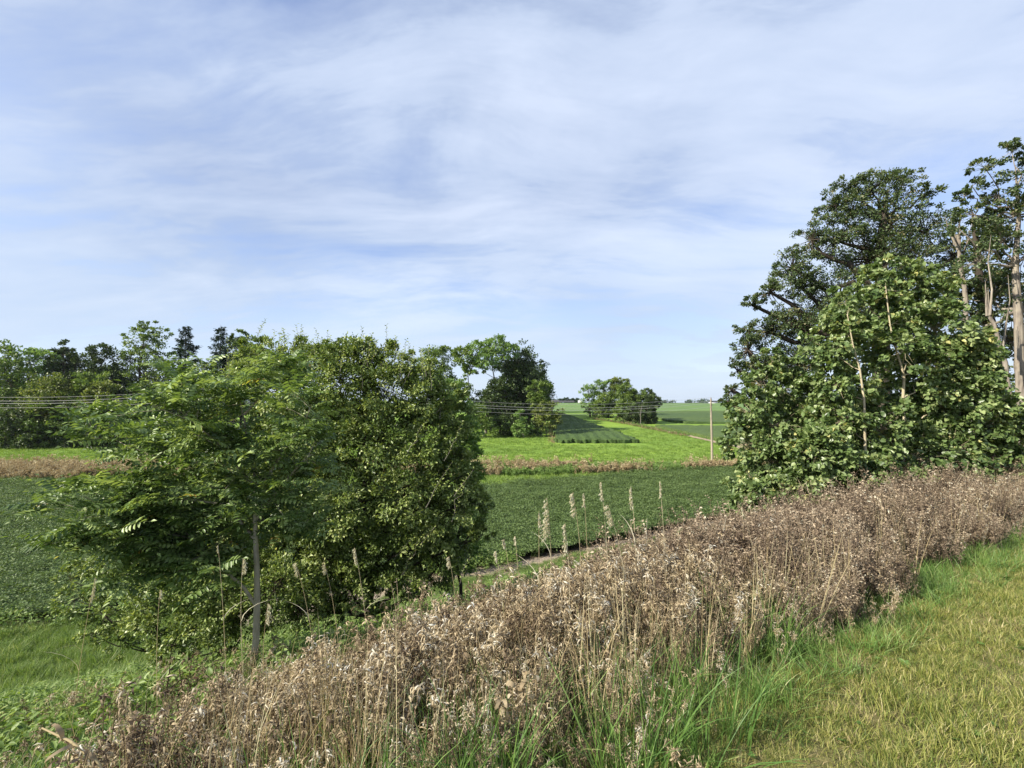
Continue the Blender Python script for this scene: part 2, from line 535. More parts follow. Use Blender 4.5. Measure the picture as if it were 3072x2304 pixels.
def crop_mat(name, a, b, rows=(0, 1), rs=0.75, amt=.35):
    """crop canopy: rows run across the direction given"""
    m, nt = new_mat(name)
    tc = N(nt, 'ShaderNodeTexCoord')
    pos = tc.outputs['Object']
    fine = noise_tex(nt, pos, 3.2, 6, .72)
    big = noise_tex(nt, mapping(nt, pos, (.28, 1, 1)), .06, 5, .6, .3)
    sp = N(nt, 'ShaderNodeSeparateXYZ'); nt.links.new(pos, sp.inputs[0])
    ph = math_node(nt, 'ADD', math_node(nt, 'MULTIPLY', sp.outputs[0], rows[0]), math_node(nt, 'MULTIPLY', sp.outputs[1], rows[1]))
    wob = noise_tex(nt, pos, .4, 3)
    ph = math_node(nt, 'ADD', ph, wob)
    row = math_node(nt, 'SINE', math_node(nt, 'MULTIPLY', ph, 2 * math.pi / rs))
    c = mixc(nt, ramp(nt, fine, [(.35, 0.0), (.68, 1.0)]), a, b)
    c = mixc(nt, 1.0, c, ramp(nt, big, [(.3, (.82, .85, .95)), (.7, (1.25, 1.15, 1.0))]), 'MULTIPLY')
    pb = N(nt, 'ShaderNodeBsdfPrincipled')
    pb.inputs['Roughness'].default_value = .8
    pb.inputs['Specular IOR Level'].default_value = .2
    nt.links.new(c, pb.inputs['Base Color'])
    bp = N(nt, 'ShaderNodeBump')
    bp.inputs['Strength'].default_value = 1.0
    bp.inputs['Distance'].default_value = .35
    hgt = math_node(nt, 'ADD', fine, math_node(nt, 'MULTIPLY', row, amt))
    nt.links.new(hgt, bp.inputs['Height']); nt.links.new(bp.outputs[0], pb.inputs['Normal'])
    o = N(nt, 'ShaderNodeOutputMaterial')
    nt.links.new(pb.outputs[0], o.inputs[0])
    return m


M['crop'] = crop_mat('bean_canopy', (.055, .098, .028), (.120, .185, .055))
M['crop_strip'] = crop_mat('bean_strip_canopy', (.042, .082, .022), (.092, .150, .040), (1, -.07), 1.9, .28)
M['crop_far'] = crop_mat('far_bean_canopy', (.100, .175, .052), (.150, .245, .075), (.1, 1), 4.0, .2)
M['soil'] = crop_mat('sandy_soil', (.27, .215, .155), (.43, .36, .28), (0, 1), 3.0, .1)

# ------------------------------------------------------------------ ground sheet
def spaced(lo, hi, fine_lo, fine_hi, d0, g):
    mid = list(np.arange(fine_lo, fine_hi + 1e-6, d0))
    up, d, v = [], d0, fine_hi
    while v < hi:
        d *= g; v += d; up.append(min(v, hi))
    dn, d, v = [], d0, fine_lo
    while v > lo:
        d *= g; v -= d; dn.append(max(v, lo))
    return np.array(sorted(set(dn[::-1] + mid + up)))


GRASS_C = np.array((.085, .13, .035)); LAWN_C = np.array((.20, .19, .075)); DRY_C = np.array((.085, .070, .045))
SAND_C = np.array((.31, .27, .20)); MEAD_C = np.array((.18, .30, .050)); SOIL_C = np.array((.085, .070, .048))
FRINGE_C = np.array((.15, .25, .05)); FAR_C = np.array((.10, .18, .045))


def bean_poly():
    P = [xy(24.5, -60), xy(24.5, -10), xy(21.6, 0), xy(20.3, 8), xy(19.8, 15), xy(19.5, 60)]
    return P + [(50, 66), (27, 59.5), (10, 53), (-4, 46), (-30, 46.5), (-60, 50), (-95, 50)]


BEAN = np.array(bean_poly())


def inside(poly, x, y):
    x = np.asarray(x); y = np.asarray(y)
    c = np.zeros(x.shape, bool)
    j = len(poly) - 1
    for i in range(len(poly)):
        xi, yi = poly[i]; xj, yj = poly[j]
        m = ((yi > y) != (yj > y)) & (x < (xj - xi) * (y - yi) / (yj - yi + 1e-12) + xi)
        c ^= m
        j = i
    return c


def sm(a, b, x):
    t = np.clip((x - a) / (b - a), 0, 1)
    return t * t * (3 - 2 * t)


def ground_color(x, y):
    s, t = st(x, y)
    wob = 0.35 * np.sin(t * .7) + .25 * np.sin(t * 1.9 + 1)
    c = np.empty(x.shape + (3,)); c[:] = LAWN_C

    def mix(c, col, w):
        return c * (1 - w[..., None]) + col * w[..., None]
    c = mix(c, DRY_C, sm(.2, .7, s))
    c = mix(c, GRASS_C, sm(2.6, 3.8, s))
    c = mix(c, SAND_C, sm(19.0, 19.5, s + wob) * (y < 75) * sm(-2.5, .5, t + .4 * np.sin(s * 2)))
    c = mix(c, SAND_C * .8, sm(23.4, 23.9, s) * (1 - sm(-5, -2, t)))
    c = mix(c, FRINGE_C, sm(25.2, 26.0, s) * (~inside(BEAN, x, y)))
    c = mix(c, SOIL_C, inside(BEAN, x, y).astype(float))
    c = mix(c, MEAD_C, sm(58.5, 61.5, y + .8 * np.sin(x * .3)))
    c = mix(c, FAR_C, sm(168, 176, y))
    c = mix(c, np.array((.07, .10, .04)), sm(345, 420, y))
    return c


xs = spaced(-1800, 1800, -26, 26, .26, 1.06)
ys = spaced(-60, 2600, -2, 32, .26, 1.045)
gx, gy = np.meshgrid(xs, ys)
gzv = G(gx, gy)
nx, ny = len(xs), len(ys)
gm = MB()
i = np.arange(ny - 1)[:, None] * nx + np.arange(nx - 1)[None, :]
gm.add(np.stack([gx, gy, gzv], -1), np.stack([i, i + 1, i + nx + 1, i + nx], -1).reshape(-1, 4))
ground = gm.build('ground', M['ground'], smooth=True)
tag(ground, kind='structure')
ca = ground.data.attributes.new('Col', 'FLOAT_COLOR', 'POINT')
cc = ground_color(gx, gy).reshape(-1, 3)
ca.data.foreach_set('color', np.concatenate([cc, np.ones((len(cc), 1))], 1).astype(np.float32).ravel())


def loft(name, mat, Y0, Y1, xl, xr, h, nrow, ncol, kind, jag=.25, seed=1, skirt=True, label=None):
    """raised or flat sheet between two edges, following the ground"""
    rng = np.random.default_rng(seed)
    Y = Y0 * (Y1 / Y0) ** np.linspace(0, 1, nrow)
    a = np.interp(Y, *zip(*xl)); b = np.interp(Y, *zip(*xr))
    a = a + rng.normal(0, jag, nrow); b = b + rng.normal(0, jag, nrow)
    u = np.linspace(0, 1, ncol)
    X = a[:, None] * (1 - u) + b[:, None] * u
    YY = np.repeat(Y[:, None], ncol, 1)
    jj = rng.normal(0, jag, ncol)
    YY[0] += jj; YY[-1] -= jj
    Z = G(X, YY) + h
    if h > .2:
        Z = Z + rng.normal(0, h * .09, Z.shape)
    mb = MB()
    i = np.arange(nrow - 1)[:, None] * ncol + np.arange(ncol - 1)[None, :]
    top = np.stack([X, YY, Z], -1)
    mb.add(top, np.stack([i, i + 1, i + ncol + 1, i + ncol], -1).reshape(-1, 4))
    if skirt:
        for e in (top[0], top[-1][::-1], top[::-1, 0], top[:, -1]):
            lo = e.copy(); lo[:, 2] -= h + .3
            k = len(e)
            q = np.arange(k - 1)
            mb.add(np.concatenate([e, lo]), np.stack([q, q + k, q + k + 1, q + 1], -1))
    return tag(mb.build(name, mat, smooth=True), label=label, kind=kind)


# far crops (raised leaf canopy with real edges)
o = loft('bean_strip', M['crop_strip'], 85, 160, [(85, 8.2), (120, 10.5), (160, 13.4)], [(85, 22.8), (103, 22.2), (118, 20.6), (160, 17)],
         .65, 110, 60, 'stuff', .28, 2, True)
o = loft('bean_field_by_the_track', M['crop'], 72, 116, [(72, 40.5), (85, 38.5), (100, 37), (116, 35.3)], [(72, 150), (116, 165)], .65, 60, 120, 'stuff', .15, 3)
o.name = 'bean_field'
o = loft('bean_field', M['crop'], 127, 178, [(127, 47), (135, 44), (160, 42), (178, 40)], [(127, 300), (178, 320)], .65, 50, 120, 'stuff', .25, 4)
o = loft('bean_field', M['crop_far'], 178.5, 343, [(178, 6), (343, 26)], [(178, 320), (343, 600)], .65, 90, 160, 'stuff', .5, 5)
o = loft('dirt_track', M['soil'], 78, 119, [(78, 38.4), (85, 36.7), (100, 35.4), (119, 33.4)], [(78, 40.3), (85, 38.2), (100, 36.5), (119, 34.6)], .10, 60, 4, 'structure', .12, 6, False)
o = loft('field_path', M['soil'], 150, 172, [(150, 18.2), (172, 14.0)], [(150, 18.9), (172, 16.8)], .12, 30, 3, 'structure', .1, 7, False)
o = loft('gravel_road', M['soil'], 346, 352, [(346, 20), (352, 20)], [(346, 51), (352, 51)], .35, 5, 20, 'structure', .05, 8, True)


# thin summer haze that softens the far fields
mb = MB()
hx, hy0, hy1, hz0, hz1 = 1900, -75, 2700, -2.0, 27.0
v = [(x_, y_, z_) for z_ in (hz0, hz1) for y_ in (hy0, hy1) for x_ in (-hx, hx)]
mb.add(v, [(0, 2, 3, 1), (4, 5, 7, 6), (0, 1, 5, 4), (2, 6, 7, 3), (0, 4, 6, 2), (1, 3, 7, 5)])
hm, nt = new_mat('haze')
pv = N(nt, 'ShaderNodeVolumePrincipled')
pv.inputs['Color'].default_value = (.86, .92, 1.0, 1)
pv.inputs['Density'].default_value = 0.00007
pv.inputs['Anisotropy'].default_value = 0.2
o_ = N(nt, 'ShaderNodeOutputMaterial')
nt.links.new(pv.outputs[0], o_.inputs['Volume'])
tag(mb.build('haze', hm), 'thin bluish summer haze over the far fields', kind='stuff')

# ------------------------------------------------------------------ scatter (stuff only)
def proto_collection(name, meshes):
    c = bpy.data.collections.new(name)
    for k, me in enumerate(meshes):
        o = bpy.data.objects.new(f'{name}_{k:02d}', me)
        c.objects.link(o)
    return c


def scatter(name, label, pts, coll, nproto, scale, rng, tilt=.12, kind='stuff'):
    n = len(pts)
    me = bpy.data.meshes.new(name)
    me.vertices.add(n)
    me.vertices.foreach_set('co', np.asarray(pts, np.float32).ravel())
    rot = np.stack([rng.normal(0, tilt, n), rng.normal(0, tilt, n), rng.uniform(0, 6.283, n)], 1)
    a = me.attributes.new('rot', 'FLOAT_VECTOR', 'POINT'); a.data.foreach_set('vector', rot.astype(np.float32).ravel())
    a = me.attributes.new('scl', 'FLOAT', 'POINT'); a.data.foreach_set('value', np.broadcast_to(scale, (n,)).astype(np.float32))
    a = me.attributes.new('idx', 'INT', 'POINT'); a.data.foreach_set('value', rng.integers(0, nproto, n).astype(np.int32))
    o = bpy.data.objects.new(name, me)
    COL.objects.link(o)
    ng = bpy.data.node_groups.new(name, 'GeometryNodeTree')
    ng.interface.new_socket('Geometry', in_out='INPUT', socket_type='NodeSocketGeometry')
    ng.interface.new_socket('Geometry', in_out='OUTPUT', socket_type='NodeSocketGeometry')
    gi = ng.nodes.new('NodeGroupInput'); go = ng.nodes.new('NodeGroupOutput')
    ip = ng.nodes.new('GeometryNodeInstanceOnPoints')
    ci = ng.nodes.new('GeometryNodeCollectionInfo')
    ci.inputs['Collection'].default_value = coll
    ci.inputs['Separate Children'].default_value = True
    ci.inputs['Reset Children'].default_value = True

    def attr(nm, ty):
        q = ng.nodes.new('GeometryNodeInputNamedAttribute')
        q.data_type = ty
        q.inputs['Name'].default_value = nm
        return q.outputs[0]
    L = ng.links.new
    L(gi.outputs[0], ip.inputs['Points'])
    L(ci.outputs[0], ip.inputs['Instance'])
    ip.inputs['Pick Instance'].default_value = True
    L(attr('idx', 'INT'), ip.inputs['Instance Index'])
    L(attr('rot', 'FLOAT_VECTOR'), ip.inputs['Rotation'])
    L(attr('scl', 'FLOAT'), ip.inputs['Scale'])
    L(ip.outputs[0], go.inputs[0])
    md = o.modifiers.new('scatter', 'NODES')
    md.node_group = ng
    return tag(o, label, kind=kind)


def tuft_protos(name, mat, n, nbl, rad, h, w, lean, seed, rr=(0, 1), seg=3, lsd=.28):
    out = []
    for k in range(n):
        rng = np.random.default_rng(seed + k)
        mb = MB()
        r = rad * np.sqrt(rng.uniform(0, 1, nbl)); a = rng.uniform(0, 6.283, nbl)
        base = np.stack([r * np.cos(a), r * np.sin(a), np.full(nbl, -.02)], 1)
        blades(mb, base, a + rng.normal(0, .9, nbl), h * rng.uniform(.5, 1.2, nbl), w * rng.uniform(.6, 1.3, nbl),
               np.abs(rng.normal(lean, lsd, nbl)), rng, rng.uniform(rr[0], rr[1], nbl), seg)
        out.append(mb.mesh(f'{name}_{k}', mat))
    return proto_collection(name, out)


def curved(p0, p1, rng, n=5, wob=.06, sag=0.0):
    p0 = np.array(tuple(p0), float); p1 = np.array(tuple(p1), float)
    t = np.linspace(0, 1, n)[:, None]
    L = np.linalg.norm(p1 - p0)
    o = rng.normal(0, wob * L, (n, 3)) * np.sin(t * math.pi)
    o[:, 2] += (np.sin(t[:, 0] * math.pi) * sag * L)
    return p0 + (p1 - p0) * t + o


def weed_protos(name, mat, n, H, nleaf, leafL, seed, style):
    out = []
    for k in range(n):
        rng = np.random.default_rng(seed + k)
        mb = MB()
        h = H * rng.uniform(.75, 1.15)
        nst = rng.integers(3, 6)
        P, D, hh = [], [], []
        for q in range(nst):
            a0 = rng.uniform(0, 6.28)
            b = np.array([.05 * math.cos(a0), .05 * math.sin(a0), -.05])
            top = b + np.array([rng.normal(0, .13), rng.normal(0, .13), h * rng.uniform(.65, 1)])
            st_ = curved(b, top, rng, 6, .025)
            tube(mb, st_, np.linspace(.0036, .0016, 6), 3, rng.uniform(.3, .95), False)
            nb = 7 if style == 'seed' else 4
            ways = [st_]
            for _ in range(nb):
                t = rng.uniform(.4, .95)
                p = st_[0] + (st_[-1] - st_[0]) * t
                a = rng.uniform(0, 6.28)
                L = h * rng.uniform(.10, .24)
                e = p + np.array([math.cos(a) * .55, math.sin(a) * .55, .8]) * L
                br = curved(p, e, rng, 4, .08)
                tube(mb, br, np.linspace(.0018, .0008, 4), 3, rng.uniform(.2, .7), False)
                ways.append(br); ways.append(br)
            m = nleaf // nst
            for _ in range(m):
                w = ways[rng.integers(0, len(ways))]
                t = rng.uniform(.12, 1) * (len(w) - 1)
                i0 = min(int(t), len(w) - 2)
                p = w[i0] + (w[i0 + 1] - w[i0]) * (t - i0)
                a = rng.uniform(0, 6.28)
                P.append(p); D.append((math.cos(a), math.sin(a), rng.normal(.25, .5))); hh.append(p[2] / h)
        P = np.array(P); D = np.array(D); m = len(P); hh = np.array(hh)
        U = np.array([0, 0, 1.0]) + rng.normal(0, .55, (m, 3))
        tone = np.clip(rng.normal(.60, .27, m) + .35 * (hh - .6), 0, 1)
        if style == 'curl':
            D[:, 2] -= .35
            leaves(mb, P, D, U, leafL * rng.uniform(.5, 1.35, m), leafL * rng.uniform(.10, .20, m), 'curl', tone)
        else:
            leaves(mb, P, D, U, leafL * rng.uniform(.4, 1.3, m), leafL * rng.uniform(.25, .55, m), 'rhomb', tone)
            k2 = m // 2
            ii = rng.integers(0, m, k2)
            leaves(mb, P[ii] + rng.normal(0, .02, (k2, 3)), rng.normal(0, 1, (k2, 3)), rng.normal(0, 1, (k2, 3)),
                   leafL * rng.uniform(.25, .7, k2), leafL * rng.uniform(.2, .5, k2), 'rhomb', np.clip(rng.normal(.6, .25, k2), 0, 1))
        out.append(mb.mesh(f'{name}_{k}', mat))
    return proto_collection(name, out)


def bean_protos():
    out = []
    for k in range(6):
        rng = np.random.default_rng(900 + k)
        mb = MB()
        n = 64
        r = .36 * np.sqrt(rng.uniform(0, 1, n)); a = rng.uniform(0, 6.283, n)
        z = .34 + .36 * rng.uniform(0, 1, n) ** .6
        P = np.stack([r * np.cos(a), r * np.sin(a), z], 1)
        D = np.stack([np.cos(a + rng.normal(0, 1, n)), np.sin(a + rng.normal(0, 1, n)), rng.normal(-.25, .35, n)], 1)
        U = np.array([0, 0, 1.0]) + rng.normal(0, .35, (n, 3))
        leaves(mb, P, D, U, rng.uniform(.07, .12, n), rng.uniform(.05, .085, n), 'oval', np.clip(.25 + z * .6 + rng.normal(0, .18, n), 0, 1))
        A = P[:20].copy(); A[:, :2] *= .2; A[:, 2] = 0
        sticks(mb, A, P[:20], .003, .002, .4)
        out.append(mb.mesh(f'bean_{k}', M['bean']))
    return proto_collection('bean_plant', out)


R0 = np.random.default_rng(11)


def grounded(x, y, dz=0):
    return np.stack([x, y, G(x, y) + dz], 1)


def bumpy(x, y, sc, seed=0.0):
    """cheap patch noise 0..1"""
    v = np.sin(x * sc * 1.1 + seed) * np.sin(y * sc * 1.3 + seed * 2) + .6 * np.sin(x * sc * 2.7 - y * sc * 1.9 + seed) + .4 * np.sin(x * sc * .6 + y * sc * 4.1)
    return np.clip(.5 + v * .28, 0, 1)


# near bean field: rows of leafy plants
def beans():
    rows_y = np.arange(-2, 66, .76)
    pts = []
    for ry in rows_y:
        x = np.arange(-80, 52, .36)
        x = x + R0.normal(0, .1, len(x)); y = ry + .03 * x + R0.normal(0, .10, len(x))
        m = inside(BEAN, x, y) & (np.abs(x) < y * 1.25 + 6) & (y > 8)
        m &= R0.uniform(0, 1, len(x)) > np.where(y > 42, .25, .0)
        pts.append(np.stack([x[m], y[m]], 1))
    p = np.concatenate(pts)
    return grounded(p[:, 0], p[:, 1])


bp = beans()
scatter('bean_plants', 'dark green bean plants in rows filling the near field', bp, bean_protos(), 6, R0.uniform(.8, 1.2, len(bp)), R0, .12)
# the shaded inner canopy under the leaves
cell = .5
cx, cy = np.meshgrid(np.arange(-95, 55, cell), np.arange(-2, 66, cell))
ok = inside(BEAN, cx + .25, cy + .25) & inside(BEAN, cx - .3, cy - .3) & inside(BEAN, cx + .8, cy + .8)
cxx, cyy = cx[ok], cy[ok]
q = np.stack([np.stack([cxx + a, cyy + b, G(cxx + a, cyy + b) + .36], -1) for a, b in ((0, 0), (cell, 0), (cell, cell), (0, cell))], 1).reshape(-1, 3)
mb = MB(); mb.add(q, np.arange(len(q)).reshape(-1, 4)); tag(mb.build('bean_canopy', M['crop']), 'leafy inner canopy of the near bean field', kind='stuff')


def sample_st(n, s0, s1, t0, t1, rng):
    s = rng.uniform(s0, s1, n); t = rng.uniform(t0, t1, n)
    x, y = xy(s, t)
    return s, t, x, y


# ------------------------------------------------------------------ mown lawn
lawnC = tuft_protos('lawn_tuft', M['lawn'], 8, 60, .08, .066, .0036, .65, 100)
s, t, x, y = sample_st(30000, -4.6, .75, -4, 12, R0)
m = (s < .55 + .2 * np.sin(t * 1.7) + .12 * np.sin(t * 4.1)) & (y > .9) & (x < y * 1.25 + 1.5)
x, y = x[m], y[m]
dryp = R0.uniform(0, 1, len(x)) < .45 * (bumpy(x, y, 2.3, 7) > .62) + .06
thC = tuft_protos('thatch_tuft', M['straw'], 4, 34, .08, .045, .0032, 1.2, 120, (.0, .7), 3, .4)
scatter('lawn_thatch', 'dry straw coloured grass in faded patches of the lawn', grounded(x[dryp], y[dryp]), thC, 4, R0.uniform(.7, 1.2, dryp.sum()), R0, .3)
x, y = x[~dryp], y[~dryp]
scatter('lawn_grass', 'short mown yellow-green grass on the crest of the bank', grounded(x, y), lawnC, 8,
        .65 + .7 * bumpy(x, y, 1.7) + R0.uniform(-.1, .2, len(x)), R0, .2)
# broad-leaved lawn weeds
mbw = []
for k in range(3):
    rng = np.random.default_rng(300 + k)
    mb = MB(); n = 11
    a = np.linspace(0, 6.0, n) + rng.normal(0, .2, n)
    P = np.zeros((n, 3)); P[:, 2] = .02
    leaves(mb, P, np.stack([np.cos(a), np.sin(a), np.full(n, .35)], 1), np.array([[0, 0, 1.]]) + 0 * P, rng.uniform(.04, .09, n), rng.uniform(.025, .04, n), 'oval', rng.uniform(.3, .8, n))
    mbw.append(mb.mesh(f'lawn_weed_{k}', M['grass']))
lwC = proto_collection('lawn_weed', mbw)
s, t, x, y = sample_st(420, -4, .5, -3, 11, R0)
scatter('lawn_weeds', 'small broad-leaved weeds dotted through the mown lawn', grounded(x, y, .015), lwC, 3, R0.uniform(.25, .6, len(x)), R0, .2)
# longer grass along the lawn's edge
edgeC = tuft_protos('edge_tuft', M['grass'], 6, 34, .10, .26, .006, .65, 140, (.35, 1), 4)
s, t, x, y = sample_st(2200, .0, 1.2, -4, 11, R0)
m = (R0.uniform(0, 1, len(s)) < 1 - np.abs(s - .5) / .7) & (y > 1)
scatter('edge_grass', 'longer green grass where the lawn meets the dry weeds', grounded(x[m], y[m]), edgeC, 6, R0.uniform(.4, .95, m.sum()), R0, .3)
# tall green blades at the bottom of the picture, through the weeds
tallC = tuft_protos('tall_tuft', M['grass'], 6, 16, .08, .52, .0075, .42, 160, (.1, .95), 5)
s, t, x, y = sample_st(5200, -.3, 4.2, -6, 9, R0)
dens = np.where(t < -1.9, .9, .34 + .66 * (bumpy(x, y, 1.3, 2) > .55)) * np.where((t > 1.5) & (s > 1.2), .35, 1) * np.where((t < 1.5) & (s < 1.0), 1.15, 1) * (s > np.interp(t, [-.5, 1.2, 2.5, 4], [-.25, .25, .8, 1.3]))
m = (R0.uniform(0, 1, len(s)) < dens) & (y > .9)
scatter('tall_green_grass', 'tall green grass blades growing up through the dry weeds', grounded(x[m], y[m]), tallC, 6, R0.uniform(.6, 1.15, m.sum()), R0, .12)
# grass of the bank below
bankC = tuft_protos('bank_tuft', M['bank'], 6, 38, .20, .36, .012, .55, 180, (.1, 1), 4)
s, t, x, y = sample_st(34000, 2.6, 24, -26, 22, R0)
m = (y > .5) & ~inside(BEAN, x, y) & ((s < 19.2) | (t < -1.2 + R0.normal(0, .6, len(s)))) & (s < 23.7) & (np.abs(x) < y * 1.2 + 3)
s, t, x, y = s[m], t[m], x[m], y[m]
scatter('bank_grass', 'bright green unmown grass covering the slope of the bank', grounded(x, y), bankC, 6,
        (.45 + .75 * bumpy(x, y, 1.6) ** 1.5 + R0.uniform(0, .35, len(x))) * np.where((s > 16.6) & (t > -2), .5, 1), R0, .15)
s, t, x, y = sample_st(6000, 19.5, 25.5, -45, 2, R0)
m = ~inside(BEAN, x, y) & (s > 22.2 + R0.normal(0, .5, len(s))) & (y > 5) & (s > 23.9)
scatter('field_edge_grass', 'rank green grass beside the near edge of the bean field', grounded(x[m], y[m]), bankC, 6, R0.uniform(.6, 1.1, m.sum()), R0, .15)

s, t, x, y = sample_st(9500, 1.6, 15, -12, 10, R0)
m = (y > 1) & (R0.uniform(0, 1, len(s)) < .25 + .9 * (bumpy(x, y, 1.1, 5) > .55))
bwC = []
for k in range(4):
    rng = np.random.default_rng(320 + k)
    mb = MB(); n = 26
    a = rng.uniform(0, 6.28, n); r_ = rng.uniform(0, .14, n)
    P = np.stack([r_ * np.cos(a), r_ * np.sin(a), rng.uniform(.12, .42, n)], 1)
    leaves(mb, P, np.stack([np.cos(a), np.sin(a), rng.normal(.1, .3, n)], 1), np.array([[0, 0, 1.]]) + rng.normal(0, .3, (n, 3)), rng.uniform(.05, .11, n), rng.uniform(.03, .05, n), 'oval', rng.uniform(.2, .9, n))
    bwC.append(mb.mesh(f'bank_weed_{k}', M['bank']))
bwC = proto_collection('bank_weed', bwC)
scatter('bank_weeds', 'leafy green weeds scattered through the grass of the bank', grounded(x[m], y[m]), bwC, 4, R0.uniform(.6, 1.2, m.sum()), R0, .2)

n = 900
t = R0.uniform(-45, 12, n); s = np.interp(t, [-10, 0, 8, 12], [24.3, 21.5, 20.2, 19.9]) + R0.normal(0, .45, n)
x, y = xy(s, t)
k_ = y > 6
scatter('field_edge_weeds', 'leafy weeds straggling along the near edge of the bean field', grounded(x[k_], y[k_]), bwC, 4, R0.uniform(.8, 1.9, k_.sum()), R0, .2)

# ------------------------------------------------------------------ the dry weeds
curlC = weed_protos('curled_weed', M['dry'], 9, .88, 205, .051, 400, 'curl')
s, t, x, y = sample_st(330, 1.2, 8, -9, -1, R0)
m = (y > 1.6)
scatter('sparse_dry_weeds', 'scattered dry weeds thinning out down the grassy bank on the left', grounded(x[m], y[m]), curlC, 9, R0.uniform(.4, .85, m.sum()), R0, .2)
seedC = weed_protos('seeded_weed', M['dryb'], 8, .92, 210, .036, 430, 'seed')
SMAX_T = [-9, -3.8, -2.8, -2.2, -1.4, 0, 3, 6, 9, 16]
SMAX_S = [.5, .8, 1.3, 2.1, 2.8, 3.2, 3.5, 3.7, 4.0, 4.0]


def weeds_mask(s, t):
    s = s - R0.uniform(-.1, .32, len(s)) * (s < 1.4)
    return (s < np.interp(t, SMAX_T, SMAX_S) + .25 * np.sin(t * 3.3)) & (s > np.interp(t, [-3, -.4, 1.0, 3.5], [.0, .05, .30, .42]) + .14 * np.sin(t * 1.7 + .4) + .1 * np.sin(t * 5))


s, t, x, y = sample_st(10500, -.3, 4.4, -6, 16, R0)
m = weeds_mask(s, t) & (y > .7) & (np.hypot(x, y) > 1.45)
curlw = np.interp(t, [-6, 1.2, 3.2, 16], [1, .95, .25, .08])
pick = R0.uniform(0, 1, len(s)) < curlw
thin = np.where(t < -2, .55, .8) * np.where(s < 1.1, .8, 1)
keep = R0.uniform(0, 1, len(s)) < thin
A = m & pick & keep
hs = np.interp(t, [-6, -2, 0, 3, 7, 16], [.70, .92, 1.08, 1.15, 1.2, 1.1])
Hs = (hs * R0.uniform(.7, 1.12, len(s)) * np.interp(s, [.3, .9, 1.5], [.42, .75, 1.0]))
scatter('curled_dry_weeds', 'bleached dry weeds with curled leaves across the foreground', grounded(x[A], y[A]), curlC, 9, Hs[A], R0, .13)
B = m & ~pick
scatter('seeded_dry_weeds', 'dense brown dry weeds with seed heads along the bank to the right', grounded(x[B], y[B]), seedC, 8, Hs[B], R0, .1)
s, t, x, y = sample_st(4200, .3, 4.4, 2.2, 16, R0)
B2 = weeds_mask(s, t)
scatter('seeded_dry_weeds', 'dense brown dry weeds with seed heads below the poplars', grounded(x[B2], y[B2]), seedC, 8,
        1.2 * np.interp(s[B2], [.3, .9, 1.6], [.5, .8, 1.0]) * R0.uniform(.75, 1.1, B2.sum()), R0, .1)
strawC = tuft_protos('straw_tuft', M['straw'], 6, 9, .05, .80, .0042, .12, 470, (0, 1), 5, .08)
s, t, x, y = sample_st(4300, .4, 3.6, -4.5, 12, R0)
m = weeds_mask(s, t) & (R0.uniform(0, 1, len(s)) < np.where(t < 4, .6, .35)) & (np.hypot(x, y) > 1.5)
scatter('straw_stems', 'thin straw coloured stems standing among the dry weeds', grounded(x[m], y[m]), strawC, 6, R0.uniform(.55, 1.05, m.sum()), R0, .1)

# ------------------------------------------------------------------ meadow and the weedy ditch across it
meadC = tuft_protos('meadow_tuft', M['meadow'], 6, 22, .5, .30, .05, .7, 500, (0, 1), 2)
n = 26000
y = 60 * (112 / 60) ** R0.uniform(0, 1, n); x = R0.uniform(-1.15, .62, n) * y
m = (~((x > 7.4) & (x < 23.4) & (y > 83))) & (x < np.interp(y, [60, 78, 119], [60, 38, 32.5]))
x, y = x[m], y[m]
scatter('meadow_grass', 'bright green meadow grass beyond the weedy ditch', grounded(x, y), meadC, 6, .5 + .8 * bumpy(x, y, .5, 1), R0, .15)
fringC = tuft_protos('fringe_tuft', M['meadow'], 5, 30, .35, .42, .045, .6, 520, (.2, 1), 2)
n = 9000
y = R0.uniform(43, 60, n); x = R0.uniform(-1.15, .55, n) * y
m = ~inside(BEAN, x, y)
scatter('ditch_grass', 'green weeds and grass along the far edge of the bean field', grounded(x[m], y[m]), fringC, 5, R0.uniform(.6, 1.3, m.sum()), R0, .15)
rustC = weed_protos('ditch_weed', M['rust'], 6, 1.1, 110, .14, 540, 'seed')
greenC = weed_protos('ditch_green', M['light'], 5, 1.0, 130, .15, 560, 'seed')
n = 8200
y = R0.uniform(52.5, 61.5, n); x = R0.uniform(-1.15, .56, n) * y
edge = np.interp(x, [-70, -30, -5, 12, 30], [52.5, 50, 53.0, 55, 59])
bro = bumpy(x, y * 2, .22, 4.0) + R0.normal(0, .12, n) > .53
bro |= (x < -50)
m = (y > edge)
a = m & bro
scatter('rusty_weeds', 'rust brown weeds in the ditch between the bean field and meadow', grounded(x[a], y[a]), rustC, 6, R0.uniform(.6, 1.45, a.sum()), R0, .12)
a = m & ~bro
scatter('ditch_weeds', 'leafy green weeds in the ditch between the brown patches', grounded(x[a], y[a]), greenC, 5, R0.uniform(.5, 1.0, a.sum()), R0, .12)
# brown patch at the left, nearer
n = 900
y = R0.uniform(50.5, 58, n); x = R0.uniform(-66, -47, n)
scatter('rusty_weeds', 'rust brown patch of weeds at the far left of the bean field', grounded(x, y), rustC, 6, R0.uniform(.8, 1.35, n), R0, .12)
